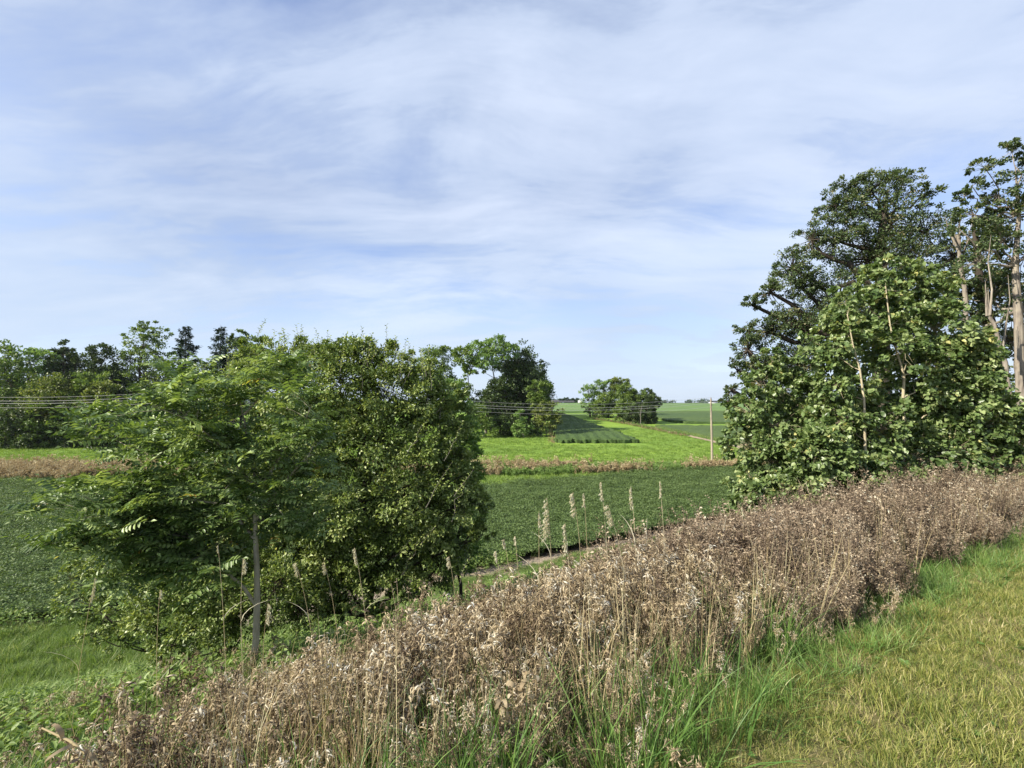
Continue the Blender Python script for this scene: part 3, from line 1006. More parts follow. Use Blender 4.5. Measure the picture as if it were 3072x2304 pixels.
# verge along the track and under the right-hand clump
n = 260
y = R0.uniform(84, 118, n); x = np.interp(y, [84, 120], [7.3, 9.6]) + R0.normal(0, .35, n)
scatter('verge_straw', 'pale straw grass along the left edge of the bean strip', grounded(x, y), rustC, 6, R0.uniform(.25, .5, n), R0, .12)
n = 900
y = R0.uniform(96, 140, n); x = np.interp(y, [78, 100, 125, 140], [38, 34.8, 30.5, 24]) + R0.normal(0, .6, n)
scatter('verge_weeds', 'rusty and yellow weeds on the verge beside the dirt track', grounded(x[::2], y[::2]), rustC, 6, R0.uniform(.25, .75, n // 2), R0, .12)
scatter('verge_greens', 'yellow-green weeds mixed into the verge beside the dirt track', grounded(x[1::2] + .5, y[1::2]), greenC, 5, R0.uniform(.3, .9, n // 2), R0, .12)


# ------------------------------------------------------------------ trees
def crown_leaves(rng, lobes, ncl, nper, fill=(.45, 1.0), up=.25, csz=.30, flat=.65):
    """leaf positions in clusters through the lobes: returns P, out-direction, tone, cluster centres, lobe index"""
    Ps, Os, Ts, Cs, Ls = [], [], [], [], []
    vol = np.array([l[3] * l[4] + l[4] * l[5] + l[3] * l[5] for l in lobes]); vol = vol / vol.sum()
    for li, l in enumerate(lobes):
        c = np.array(l[:3]); R = np.array(l[3:6])
        k = max(3, int(round(ncl * vol[li])))
        d = rng.normal(0, 1, (k, 3)); d[:, 2] += up; d = unit(d)
        fr = rng.uniform(fill[0] ** 2, fill[1] ** 2, k) ** .5
        cc = c + d * R * fr[:, None]
        cr = R.mean() * csz * rng.uniform(.55, 1.35, k)
        tone = rng.normal(.5, .16, k)
        p = rng.normal(0, 1, (k, nper, 3)); p = unit(p) * (rng.uniform(0, 1, (k, nper, 1)) ** .45)
        p = cc[:, None, :] + p * cr[:, None, None] * np.array((1, 1, flat))
        Ps.append(p.reshape(-1, 3)); Os.append(unit(p.reshape(-1, 3) - c))
        Ts.append(np.clip(np.repeat(tone, nper) + rng.normal(0, .2, k * nper), 0, .995))
        Cs.append(cc); Ls.append(np.full(k, li))
    return np.concatenate(Ps), np.concatenate(Os), np.concatenate(Ts), np.concatenate(Cs), np.concatenate(Ls)


def make_tree(name, label, cat, base, lobes, seed, leafmat, barkmat, ncl=120, nper=40, leaf=(.2, .12), tr=.2,
              group=None, kind='rhomb', fill=(.45, 1.0), csz=.3, trunk=None, droop=.0, limbs=True, facing=.6, ntw=3, up=.25,
              lift=None, flat=.65, pick=0, crown_name='crown', clear=()):
    rng = np.random.default_rng(seed)
    base = Vector(base)
    root = empty(name, base, label, cat, group)
    tm = MB()
    top = max(lobes, key=lambda l: l[2])
    if trunk is None:
        cxm = np.mean([l[0] for l in lobes]); cym = np.mean([l[1] for l in lobes])
        end = (top[0] * .6 + cxm * .4, top[1] * .6 + cym * .4, top[2] + top[5] * .3)
        trunk = curved(base, end, rng, 9, .02)
    trunk = np.array([tuple(p) for p in trunk], float)
    tn = len(trunk)
    trad = tr * (1 - np.linspace(0, 1, tn)) ** .75 + tr * .06
    trad[0] *= 1.3
    trunk[0, 2] -= .3
    tube(tm, trunk, trad, 9)
    P, O, T, C, LI = crown_leaves(rng, lobes, ncl, nper, fill, up, csz, flat)
    anchors = []
    for l in lobes:
        c = np.array(l[:3])
        # join the trunk some way below the lobe
        h = c[2] - .45 * l[5] - .35 * np.linalg.norm(trunk[:, :2] - c[:2], axis=1).min()
        kk = int(np.argmin(np.abs(trunk[:, 2] - h)))
        kk = max(1, min(kk, tn - 2))
        if limbs:
            lp = curved(trunk[kk], c, rng, 6, .05, -.06)
            r0 = trad[kk] * .6
            tube(tm, lp, np.linspace(r0, r0 * .3, 6), 6)
        anchors.append((c, trad[kk] * (.2 if ncl < 1000 else .09)))
    cA = np.array([anchors[i][0] for i in LI]); cr = np.array([anchors[i][1] for i in LI])
    mid = (cA * .45 + C * .55) + rng.normal(0, .06, C.shape) * np.linalg.norm(C - cA, axis=1, keepdims=True)
    sticks(tm, cA, mid, cr, cr * .6); sticks(tm, mid, C, cr * .6, cr * .3)
    tm.build('trunk', barkmat, root, smooth=True)
    # twigs into the leaves
    if ntw:
        ii = rng.integers(0, nper, (len(C), ntw)) + np.arange(len(C))[:, None] * nper
        tw = MB()
        sticks(tw, np.repeat(C, ntw, 0), P[ii.ravel()], np.repeat(cr, ntw) * .3, np.repeat(cr, ntw) * .12)
        t_ = tw.build('twigs', barkmat, root); t_['kind'] = 'stuff'
    n = len(P)
    D = O + rng.normal(0, .65, (n, 3)); D[:, 2] -= droop
    U = np.array([0, 0, 1.0]) * facing + O * .5 + rng.normal(0, .45, (n, 3))
    if clear:
        keep = np.ones(n, bool)
        for p0, p1 in clear:
            f = np.clip((P[:, 2] - p0.z) / (p1.z - p0.z), 0, 1)
            xx = p0.x + (p1.x - p0.x) * f
            keep &= ~((np.abs(P[:, 0] + (p0.y - P[:, 1]) * p0.x / p0.y - xx) < .10) & (P[:, 1] < p0.y + .05) & (P[:, 2] > p0.z - .25) & (P[:, 2] < p1.z) & (np.sin(P[:, 2] * 9) > -.55))
        P, O, T = P[keep], O[keep], T[keep]; D, U = D[keep], U[keep]; n = len(P)
    Ls = leaf[0] * rng.uniform(.6, 1.25, n); Ws = leaf[1] * rng.uniform(.7, 1.2, n)
    sel = np.zeros(n, bool)
    if pick:
        dist = np.linalg.norm(P - np.array((0, 0, CAMZ)), axis=1) + rng.uniform(0, .5, n)
        idx = np.argsort(dist)[:pick]
        sel[idx] = True
        single_leaves(root, P[sel], D[sel], U[sel], Ls[sel] * 1.12, Ws[sel] * 1.12, T[sel], kind, leafmat)
    lm = MB()
    leaves(lm, P[~sel], D[~sel], U[~sel], Ls[~sel], Ws[~sel], kind, T[~sel])
    c = lm.build(crown_name, leafmat, root)
    if pick: c['kind'] = 'stuff'
    return root


_leafmesh = {}


def single_leaves(root, P, D, U, L, W, T, kind, mat, name='leaf'):
    """leaves one can pick apart: an object each, sharing eight meshes"""
    key = (kind, mat.name)
    if key not in _leafmesh:
        ms = []
        for k in range(8):
            mb = MB()
            leaves(mb, np.zeros((1, 3)), np.array([[1., 0, 0]]), np.array([[0, 0, 1.]]), 1.0, 1.0, kind, (k + .5) / 8 * .97)
            ms.append(mb.mesh(name, mat))
        _leafmesh[key] = ms
    ms = _leafmesh[key]
    D = unit(D); S = unit(np.cross(U, D)); Un = np.cross(D, S)
    off = np.array(root.location)
    for i in range(len(P)):
        o = bpy.data.objects.new(name, ms[min(7, int(T[i] * 8))])
        d, s_, u_ = D[i] * L[i], S[i] * W[i], Un[i] * L[i]
        p = P[i] - off
        o.matrix_basis = Matrix(((d[0], s_[0], u_[0], p[0]), (d[1], s_[1], u_[1], p[1]), (d[2], s_[2], u_[2], p[2]), (0, 0, 0, 1)))
        COL.objects.link(o)
        o.parent = root


def px_lobes(L, Y):
    """lobes given as (px, py, r_px, dY, squash)"""
    out = []
    for l in L:
        px, py, r = l[:3]
        dY = l[3] if len(l) > 3 else 0
        sq = l[4] if len(l) > 4 else 1.0
        y = Y + dY
        p = at(px, py, y)
        rr = r * y / F
        out.append((p.x, p.y, p.z, rr, rr, rr * sq))
    return out


# --- tree line at the left, beyond the meadow
def tl(label, px, Y, lob, seed, lm, bark='bark_dark', name='broadleaf_tree', cat='tree', **kw):
    b = on_ground(px, Y)
    kw.setdefault('leaf', (.34, .22)); kw.setdefault('tr', .28)
    kw['leaf'] = (kw['leaf'][0] * 1.25, kw['leaf'][1] * 1.4); kw['ncl'] = int(kw['ncl'] * 1.55); kw['nper'] = int(kw['nper'] * 1.4)
    return make_tree(name, label, cat, b, px_lobes(lob, Y), seed, M[lm], M[bark], group='trees of the wood beyond the meadow', **kw)


tl('pale green tree at the left edge of the wood', 8, 86, [(6, 362, 20), (-14, 380, 26), (12, 388, 24), (2, 412, 22)], 21, 'mid', ncl=110, nper=38)
tl('airy light green tree with gaps in its crown, second from the left', 34, 88, [(28, 360, 16), (44, 362, 13), (38, 382, 15), (24, 395, 14)], 22, 'light', ncl=70, nper=30, tr=.2, csz=.26)
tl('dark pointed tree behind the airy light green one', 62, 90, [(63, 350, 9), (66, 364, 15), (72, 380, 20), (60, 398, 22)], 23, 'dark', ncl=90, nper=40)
tl('bushy yellow-green tree low in front of the dark pointed one', 56, 82, [(54, 390, 20), (46, 410, 24), (66, 412, 20), (52, 430, 22)], 24, 'yellow', ncl=110, nper=40, tr=.2)
tl('rounded dark tree between the dark pointed tree and the tall open one', 95, 92, [(88, 366, 13), (104, 360, 16), (96, 380, 22), (112, 384, 18)], 25, 'dark', ncl=110, nper=36)
tl('sunlit green tree with an olive top, in front of the wood', 92, 83, [(84, 384, 12), (98, 390, 17), (84, 408, 20), (104, 414, 18)], 26, 'mid', ncl=110, nper=36, tr=.2)
tl('tall open crowned tree, the highest of the wood', 146, 94, [(140, 330, 12, 0, .8), (156, 332, 13, 0, .8), (146, 346, 20), (130, 362, 16), (164, 362, 17), (146, 380, 24), (144, 404, 24)], 27, 'mid', ncl=150, nper=26, csz=.22, tr=.34)
tl('small yellowing tree below the wires', 104, 80, [(102, 392, 13), (94, 402, 12), (108, 410, 14)], 28, 'yellow', ncl=60, nper=34, tr=.13)
tl('very dark tree to the right of the two spruces', 232, 92, [(236, 350, 16), (246, 368, 22), (226, 384, 24)], 29, 'dark', ncl=100, nper=36)
tl('thin grey-green tree rising behind the near shrub', 242, 88, [(240, 338, 9), (250, 348, 13), (246, 366, 18)], 30, 'mid', ncl=60, nper=26, csz=.22)
for k, (px, lb, lm_) in enumerate([
    (18, 'dark round shrub at the foot of the wood, farthest left', 'dark'),
    (44, 'dull green shrub at the foot of the wood with a paler top', 'mid'),
    (76, 'dark shrub at the foot of the wood below the yellow-green tree', 'dark'),
    (104, 'dark shrub in the shadow below the yellowing tree', 'dark'),
    (134, 'broad dark shrub at the foot of the highest tree', 'dark'),
    (164, 'dark shrub below the left-hand spruce', 'dark'),
    (200, 'dark shrub between the two spruces', 'dark'),
    (-16, 'green shrub at the foot of the wood, cut by the left frame edge', 'mid')]):
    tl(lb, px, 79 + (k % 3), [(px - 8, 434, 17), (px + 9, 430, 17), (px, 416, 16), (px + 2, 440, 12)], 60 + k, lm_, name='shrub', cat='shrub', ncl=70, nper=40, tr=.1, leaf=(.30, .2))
for k in range(6):
    px = -30 + k * 46
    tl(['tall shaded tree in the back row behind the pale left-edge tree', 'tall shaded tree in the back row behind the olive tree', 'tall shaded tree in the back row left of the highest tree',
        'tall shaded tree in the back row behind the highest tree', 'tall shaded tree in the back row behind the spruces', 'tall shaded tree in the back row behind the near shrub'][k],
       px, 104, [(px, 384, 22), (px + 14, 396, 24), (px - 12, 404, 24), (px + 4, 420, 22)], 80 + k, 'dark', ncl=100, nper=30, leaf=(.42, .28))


def spruce(label, px, ptop, Y, wid, seed, thin=1.0):
    rng = np.random.default_rng(seed)
    b = on_ground(px, Y)
    top = at(px, ptop, Y).z
    root = empty('spruce', b, label, 'spruce', 'spruces in the wood')
    H = top - b.z
    tm = MB(); tube(tm, [(b.x, b.y, b.z - .3), (b.x + .1, b.y, b.z + H * .5), (b.x, b.y, top)], [.26, .15, .02], 7)
    tm.build('trunk', M['bark_dark'], root)
    W = wid * Y / F
    A, B, P, D, T = [], [], [], [], []
    z = .12
    while z < .985:
        nb = int(6 + 3 * (1 - z))
        L = W * (1 - z) ** .72 * rng.uniform(.75, 1.12) + .25
        a0 = rng.uniform(0, 6.28)
        for q in range(nb):
            a = a0 + q * 6.283 / nb + rng.normal(0, .2)
            l = L * rng.uniform(.4, 1.2)
            p0 = np.array((b.x, b.y, b.z + H * (z + rng.normal(0, .014))))
            d = np.array((math.cos(a), math.sin(a), -.18 + .55 * z))
            e = p0 + d * l
            A.append(p0); B.append(e)
            m = int(34 * thin * max(l, .6))
            tt = rng.uniform(.15, 1, m) ** .8
            pp = p0 + d * l * tt[:, None] + np.stack([rng.normal(0, .10, m) * l ** .5, rng.normal(0, .10, m) * l ** .5, -np.abs(rng.normal(0, .26, m))], 1)
            P.append(pp)
            D.append(np.tile(d, (m, 1)) + np.stack([rng.normal(0, .5, m), rng.normal(0, .5, m), rng.normal(-.45, .3, m)], 1))
            T.append(np.full(m, rng.uniform(.1, .9)))
        z += rng.uniform(.022, .038) * (1 if z < .8 else .8)
    bm = MB(); sticks(bm, A, B, .035, .01); bm.build('branches', M['bark_dark'], root)['kind'] = 'stuff'
    P = np.concatenate(P); D = np.concatenate(D); n = len(P)
    lm = MB(); leaves(lm, P, D, np.array([[0, 0, 1.]]) + rng.normal(0, .5, (n, 3)), rng.uniform(.3, .6, n), rng.uniform(.13, .22, n), 'rhomb', np.clip(np.concatenate(T) + rng.normal(0, .15, n), 0, 1))
    lm.build('crown', M['spruce'], root)
    return root


spruce('tall dark spruce with a narrow ragged top, left of the two', 184, 325, 87, 24, 41)
spruce('thinner spruce with spaced branches, right of the two', 219, 325, 86, 22, 42, .8)
spruce('short dark spruce half hidden between broadleaf trees', 64, 346, 93, 15, 43)

# --- clump of trees in the middle, beside the bean strip
G2 = 'trees of the middle clump'


def mc(label, px, Y, lob, seed, lm, bark='bark_dark', name='broadleaf_tree', cat='tree', **kw):
    kw.setdefault('leaf', (.36, .24)); kw.setdefault('tr', .26)
    kw['leaf'] = (kw['leaf'][0] * 1.2, kw['leaf'][1] * 1.35); kw['ncl'] = int(kw['ncl'] * 1.55); kw['nper'] = int(kw['nper'] * 1.35)
    return make_tree(name, label, cat, on_ground(px, Y), px_lobes(lob, Y), seed, M[lm], M[bark], group=G2, **kw)


mc('bright green tree just right of the near shrub top', 440, 106, [(432, 362, 17, 0, .8), (446, 356, 15, 0, .8), (424, 376, 18), (440, 384, 18)], 101, 'mid', ncl=110, nper=34)
mc('slender tree with a bare straight trunk below a small crown', 468, 101, [(466, 356, 13, 0, .8), (472, 368, 10), (464, 386, 7)], 102, 'mid', ncl=60, nper=28, tr=.2)
mc('tall pale tree with several bare forking stems, top of the clump', 486, 100, [(478, 350, 14, 0, .7), (496, 346, 15, 0, .7), (488, 358, 15, 0, .8), (508, 352, 12, 0, .8), (480, 368, 8)], 103, 'light', 'bark_grey', ncl=110, nper=28, tr=.26)
mc('large dark green tree with drooping right side', 520, 103, [(518, 358, 17), (530, 372, 18), (512, 376, 18), (526, 394, 20), (508, 398, 18), (520, 414, 18)], 104, 'dark', ncl=190, nper=38, droop=.3)
mc('dark dense tree between the pale tree and the large dark one', 500, 99, [(500, 392, 15), (492, 404, 16), (506, 414, 17), (488, 420, 14)], 105, 'dark', ncl=110, nper=38)
mc('small ragged tree standing apart at the right of the clump', 541, 97, [(536, 390, 9), (545, 388, 7), (541, 398, 9), (533, 402, 7)], 106, 'mid', 'bark_grey', ncl=55, nper=26, tr=.12)
mc('vine covered olive shrub under the small ragged tree', 546, 95, [(544, 407, 9), (552, 412, 10), (538, 414, 9), (556, 421, 9), (543, 424, 10)], 107, 'yellow', name='shrub', cat='shrub', ncl=80, nper=30, tr=.08, leaf=(.28, .2))
mc('pale shrub with light stems at the foot of the clump', 524, 93, [(520, 416, 7), (524, 426, 8), (518, 430, 7)], 108, 'light', 'bark_grey', name='shrub', cat='shrub', ncl=40, nper=26, tr=.06, leaf=(.26, .18))
mc('green shrub at the left foot of the clump beside the near shrub', 484, 93, [(476, 412, 10), (484, 420, 11), (470, 426, 10), (490, 428, 8)], 109, 'mid', name='shrub', cat='shrub', ncl=60, nper=34, tr=.08, leaf=(.28, .2))
mc('low dark shrub in the shade at the middle of the clump', 504, 95, [(500, 424, 10), (512, 426, 10), (534, 428, 8)], 110, 'dark', name='shrub', cat='shrub', ncl=60, nper=34, tr=.06, leaf=(.28, .2))
mc('tall shaded tree at the back left of the clump', 455, 118, [(452, 392, 16), (462, 402, 16), (440, 404, 18), (430, 412, 18)], 111, 'dark', ncl=90, nper=32)
mc('shaded tree at the back of the clump behind the bare trunks', 486, 120, [(480, 404, 13), (494, 400, 13), (506, 404, 15)], 112, 'dark', ncl=80, nper=32)
for k, (px, Y, lb) in enumerate([(522, 118, 'dark tree of the clump standing farther back beside the bean strip'), (530, 132, 'dark tree of the clump two rows back beside the bean strip'), (537, 146, 'hindmost dark tree of the clump beside the bean strip'),
    (514, 110, 'dark tree inside the clump behind the dense dark one'), (528, 124, 'dark tree inside the clump, third row beside the bean strip'), (536, 139, 'dark tree inside the clump, fourth row beside the bean strip'),
    (540, 154, 'last dark tree at the back corner of the clump')]):
    mc(lb, px, Y, [(px - 4, 370 + (Y - 110) * .35, 14), (px + 4, 381 + (Y - 110) * .3, 13), (px - 2, 396, 14), (px + 5, 404, 11)], 113 + k, 'dark', ncl=110, nper=34)
# --- clump right of the strip
G2 = 'trees of the right-hand clump'
mc('round olive topped tree at the back of the right-hand clump', 602, 150, [(598, 388, 8), (606, 386, 8), (600, 398, 10), (597, 409, 8)], 121, 'light', ncl=70, nper=34)
mc('open pale tree at the left end of the right-hand clump', 590, 150, [(588, 392, 8), (587, 401, 8), (593, 410, 7), (588, 411, 6)], 122, 'light', ncl=50, nper=28)
mc('tall olive green tree at the top of the right-hand clump', 618, 150, [(616, 385, 8), (624, 384, 7), (618, 394, 10)], 123, 'yellow', ncl=80, nper=32)
mc('dense mid green tree low in the middle of the right-hand clump', 608, 146, [(604, 402, 9), (612, 400, 9), (600, 411, 7), (613, 411, 7), (606, 413, 6)], 124, 'mid', ncl=110, nper=36)
mc('bright green rounded tree leading the right-hand clump', 630, 130, [(626, 392, 9), (631, 402, 11), (640, 400, 9), (624, 410, 9), (620, 416, 7), (632, 416, 8)], 125, 'mid', ncl=120, nper=38)
mc('dark low tree at the right end of the right-hand clump', 646, 127, [(634, 414, 9), (646, 410, 10), (652, 402, 8), (650, 417, 7), (624, 419, 5), (640, 418, 7)], 126, 'dark', ncl=130, nper=38)
mc('dark leafy tree behind the dead pale trunk', 650, 133, [(646, 396, 7), (653, 402, 6)], 127, 'dark', ncl=50, nper=30)
# dead pale trunk
b = on_ground(640, 121)
root = empty('dead_tree', b, 'thin bare pale trunk standing in front of the dark low tree', 'tree')
tm = MB()
tube(tm, [b + Vector((0, 0, -.2)), b + Vector((.12, 0, 1.6)), b + Vector((.05, 0, 2.8)), b + Vector((.35, 0, 4.1)), b + Vector((.5, 0, 5.6))], [.10, .085, .075, .06, .02], 7)
tm.build('trunk', M['bark_grey'], root)
tm = MB()
for z_, dx_, l_ in ((2.4, -.7, 1.1), (3.2, .8, 1.2), (4.0, -.5, 1.0), (4.3, .7, .9), (3.6, -.9, .8)):
    tube(tm, [b + Vector((.2, 0, z_)), b + Vector((.2 + dx_ * .6, .1, z_ + l_ * .5)), b + Vector((.2 + dx_, .1, z_ + l_))], [.035, .025, .008], 5)
tm.build('branches', M['bark_grey'], root)['kind'] = 'stuff'

# --- far farm, woods on the horizon
G2 = 'farmyard trees on the horizon'
for k, (px, r, lb) in enumerate([(562, 2.6, 'leftmost round tree behind the long barn'), (566.5, 3.0, 'taller round tree in the middle behind the long barn'),
                                 (571.5, 2.6, 'small round tree at the right end of the long barn'), (576, 2.7, 'tree beside the grain bin'), (554.5, 1.8, 'low tree behind the left farm roof')]):
    mc(lb, px, 366, [(px, 402 - r * .3, r), (px - r * .5, 403, r * .8), (px + r * .6, 403, r * .8)], 140 + k, 'far', ncl=24, nper=26, leaf=(1.1, .8), tr=.3)


def box(mb, x0, x1, y0, y1, z0, z1):
    v = [(x, y, z) for z in (z0, z1) for y in (y0, y1) for x in (x0, x1)]
    mb.add(v, [(0, 2, 3, 1), (4, 5, 7, 6), (0, 1, 5, 4), (2, 6, 7, 3), (0, 4, 6, 2), (1, 3, 7, 5)])


def barn(label, px0, px1, Y, h, rh, wall, seed):
    a = at(px0, 403, Y); c = at(px1, 403, Y)
    zb = gz(a.x, Y)
    root = empty('barn', ((a.x + c.x) / 2, Y, zb), label, 'barn')
    mb = MB(); box(mb, a.x, c.x, Y, Y + 9, zb - .5, zb + h); mb.build('wall', wall, root)
    mb = MB()
    x0, x1 = a.x - .5, c.x + .5
    v = [(x0, Y - .5, zb + h + .01), (x1, Y - .5, zb + h + .01), (x1, Y + 4.5, zb + h + rh), (x0, Y + 4.5, zb + h + rh), (x0, Y + 9.5, zb + h + .01), (x1, Y + 9.5, zb + h + .01)]
    mb.add(v, [(0, 1, 2, 3), (3, 2, 5, 4), (0, 4, 5, 1)]); mb.add(v, [(0, 3, 4)]); mb.add(v, [(1, 5, 2)])
    mb.build('roof', M['roof'], root)
    mb = MB(); box(mb, a.x + 1.2, a.x + 3.4, Y - .06, Y - .003, zb, zb + min(h - .2, 2.4)); mb.build('door', M['white'], root)


barn('farm building with a peaked dark roof at the far left of the yard', 552.5, 558.5, 358, 1.0, 1.9, M['tan'], 1)
barn('long low barn with a dark roof in front of the round trees', 560, 574, 356, 1.2, 1.1, M['tan'], 2)
# grain bin
c = at(581.2, 402, 350); zb = gz(c.x, 350)
root = empty('grain_bin', (c.x, 350, zb), 'round galvanised steel grain bin with a conical roof on the horizon', 'grain bin')
a = np.linspace(0, 2 * math.pi, 25)[:-1]
mb = MB()
hh = np.linspace(-.5, 2.4, 9)
v = np.array([[(c.x + (2.5 + .04 * (j % 2)) * math.cos(q), 350 + (2.5 + .04 * (j % 2)) * math.sin(q), zb + h) for q in a] for j, h in enumerate(hh)])
i = np.arange(8)[:, None] * 24; j = np.arange(24)[None, :]; k = (j + 1) % 24
mb.add(v, np.stack([i + j, i + k, i + 24 + k, i + 24 + j], -1).reshape(-1, 4)); mb.build('wall', M['metal'], root, smooth=True)
mb = MB()
rings = [(2.62, 2.35), (.35, 3.3), (.33, 3.5)]
v = np.array([[(c.x + r * math.cos(q), 350 + r * math.sin(q), zb + h) for q in a] for r, h in rings])
i = np.arange(2)[:, None] * 24
mb.add(v, np.stack([i + j, i + k, i + 24 + k, i + 24 + j], -1).reshape(-1, 4)); mb.add(v[-1], [list(range(24))]); mb.build('roof', M['metal'], root)
mb = MB(); box(mb, c.x - .5, c.x + .4, 350 - 2.62, 350 - 2.53, zb, zb + 1.7); mb.build('door', M['white'], root)
# white house far off
c = at(714, 401, 820); zb = gz(c.x, 820) + 4.0
root = empty('farmhouse', (c.x, 820, gz(c.x, 820)), 'tiny white building among the far woods behind the near utility pole', 'house')
mb = MB(); box(mb, c.x - 6, c.x + 6, 818, 828, zb - 6, zb + .6); mb.build('wall', M['white'], root)
mb = MB(); v = [(c.x - 7, 817, zb + .61), (c.x + 7, 817, zb + .61), (c.x + 7, 823, zb + 2.4), (c.x - 7, 823, zb + 2.4), (c.x - 7, 829, zb + .61), (c.x + 7, 829, zb + .61)]
mb.add(v, [(0, 1, 2, 3), (3, 2, 5, 4), (0, 4, 5, 1)]); mb.build('roof', M['roof'], root)
# woods along the horizon
rng = np.random.default_rng(77)
lm = MB()
nT = 420
tx = rng.uniform(-1400, 1500, nT); ty = rng.uniform(840, 1100, nT)
hw = 6 + 4.5 * bumpy(tx, ty * 0, .012, 1.0) + 2.5 * bumpy(tx, ty * 0, .05, 3)
for q in range(nT):
    g = gz(tx[q], ty[q]); r = rng.uniform(5, 9)
    n = 110
    p = unit(rng.normal(0, 1, (n, 3))) * (rng.uniform(.2, 1, (n, 1)) ** .5)
    p = np.array((tx[q], ty[q], g + hw[q] * .5)) + p * np.array((r, r, hw[q] * .5))
    leaves(lm, p, rng.normal(0, 1, (n, 3)), np.array([[0, -.2, 1.]]) + rng.normal(0, .5, (n, 3)), rng.uniform(1.8, 3.4, n), rng.uniform(1.4, 2.4, n), 'rhomb', np.clip(rng.normal(.5, .25, n), 0, 1))
tag(lm.build('far_woods', M['far']), 'low blue-green woods along the horizon', kind='stuff')

# ------------------------------------------------------------------ utility line
def pole(label, x, y, top):
    b = Vector((x, y, gz(x, y)))
    root = empty('utility_pole', b, label, 'utility pole', 'utility poles of the line')
    mb = MB(); n = 8
    t = np.linspace(0, 1, n)
    tube(mb, np.stack([np.full(n, b.x) + .02 * np.sin(t * 5), np.full(n, b.y), b.z - .5 + (top - b.z + .5) * t], 1), .17 - .055 * t, 12)
    mb.build('post', M['pole'], root, smooth=True)
    mb = MB(); tube(mb, [(b.x, b.y, top - .02), (b.x, b.y, top + .12), (b.x, b.y, top + .20)], [.05, .06, .03], 8); mb.build('insulator', M['ceramic'], root)
    for dz in (.35, .95):
        mb = MB(); box(mb, b.x - .06, b.x + .06, b.y - .30, b.y - .10, top - dz - .03, top - dz + .03); mb.build('bracket', M['ceramic'], root)
    return root, Vector((b.x, b.y, top))


pA = at(711, 398.6, 66); _, tA = pole('weathered wooden pole standing in the ditch left of the poplars', pA.x, 66, pA.z)
pB = at(292, 380, 60); _, tB = pole('wooden pole hidden behind the big near shrub', pB.x, 60, pB.z)
pC = at(-200, 386, 60); _, tC = pole('wooden pole beyond the left frame edge', pC.x, 60, pC.z)
for k, (dz, sag, lb) in enumerate([(.18, 2.0, 'topmost pale power wire above the meadow'), (-.35, 1.95, 'second power wire from the top'),
                                   (-.62, 2.0, 'third power wire close below the second'), (-1.15, 2.0, 'lowest power wire of the line')]):
    mb = MB()
    for a_, b_ in ((tA, tB), (tB, tC)):
        t = np.linspace(0, 1, 40)[:, None]
        A_ = np.array(a_) + np.array((0, -.28 if dz < 0 else 0, dz)); B_ = np.array(b_) + np.array((0, -.28 if dz < 0 else 0, dz))
        p = A_ + (B_ - A_) * t
        p[:, 2] -= (4 * t * (1 - t))[:, 0] * sag
        tube(mb, p, np.full(40, .017 if k in (1, 2) else .013), 5)
    tag(mb.build('power_wire', M['wire']), lb, 'wire', 'wires of the power line')

# ------------------------------------------------------------------ big oak and the trees at the right edge
Yo = 21
b = on_ground(880, Yo)
lob = px_lobes([(872, 190, 26), (902, 184, 20), (925, 195, 14), (850, 212, 24), (890, 225, 30), (925, 232, 26), (835, 240, 26), (870, 260, 34), (905, 262, 32),
                (812, 240, 20), (792, 268, 22), (800, 286, 24), (770, 292, 17), (835, 205, 18), (850, 190, 16), (752, 305, 12), (748, 330, 15), (770, 330, 20), (800, 325, 32), (840, 310, 38), (748, 350, 17), (738, 372, 13), (732, 390, 12),
                (762, 372, 24), (800, 370, 32), (727, 402, 7), (756, 396, 12), (955, 255, 24), (880, 330, 40)], Yo)
make_tree('oak_tree', 'tall dark oak towering behind the sunlit poplars', 'oak', b, lob, 201, M['oak'], M['bark_dark'], ncl=1350, nper=52, leaf=(.105, .07), tr=.42,
          csz=.26, fill=(.12, 1.0), facing=.5, ntw=5, trunk=[b, b + Vector((.1, 0, 2.5)), at(880, 330, Yo), at(882, 290, Yo), at(880, 250, Yo), at(884, 215, Yo), at(888, 190, Yo)])
Ye = 13.5
b = on_ground(1017, Ye)
lob = px_lobes([(1012, 152, 14), (985, 168, 14), (1030, 175, 22), (972, 186, 10), (998, 196, 17), (965, 196, 9), (1015, 215, 22), (975, 215, 17), (958, 228, 10), (1000, 240, 20),
                (980, 262, 20), (1026, 255, 22), (990, 300, 24, 1.2), (968, 322, 18, 1.4), (1010, 340, 22, 1.6), (1040, 300, 30)], Ye)
make_tree('roadside_tree', 'tall ragged tree with a thick pinkish trunk at the right frame edge', 'tree', b, lob, 202, M['oak'], M['bark_pink'], ncl=420, nper=44, leaf=(.085, .055), tr=.155,
          csz=.27, fill=(.3, 1.0), ntw=5, facing=.5, trunk=[b, b + Vector((.1, 0, 1.8)), at(1021, 380, Ye), at(1018, 310, Ye), at(1015, 265, Ye), at(1019, 215, Ye), at(1015, 165, Ye)])
Yf = 15
b = on_ground(1002, Yf)
lob = px_lobes([(985, 235, 18), (960, 285, 16), (1000, 285, 18), (975, 345, 16), (950, 300, 12), (990, 380, 18)], Yf)
make_tree('dark_trunked_tree', 'dark leaning tree between the oak and the pinkish trunk', 'tree', b, lob, 203, M['oak'], M['bark_dark'], ncl=240, nper=38, leaf=(.10, .065), tr=.24,
          csz=.3, ntw=4, trunk=[b, at(1003, 420, Yf), at(1000, 370, Yf), at(990, 325, Yf), at(980, 285, Yf), at(976, 245, Yf), at(972, 210, Yf)])


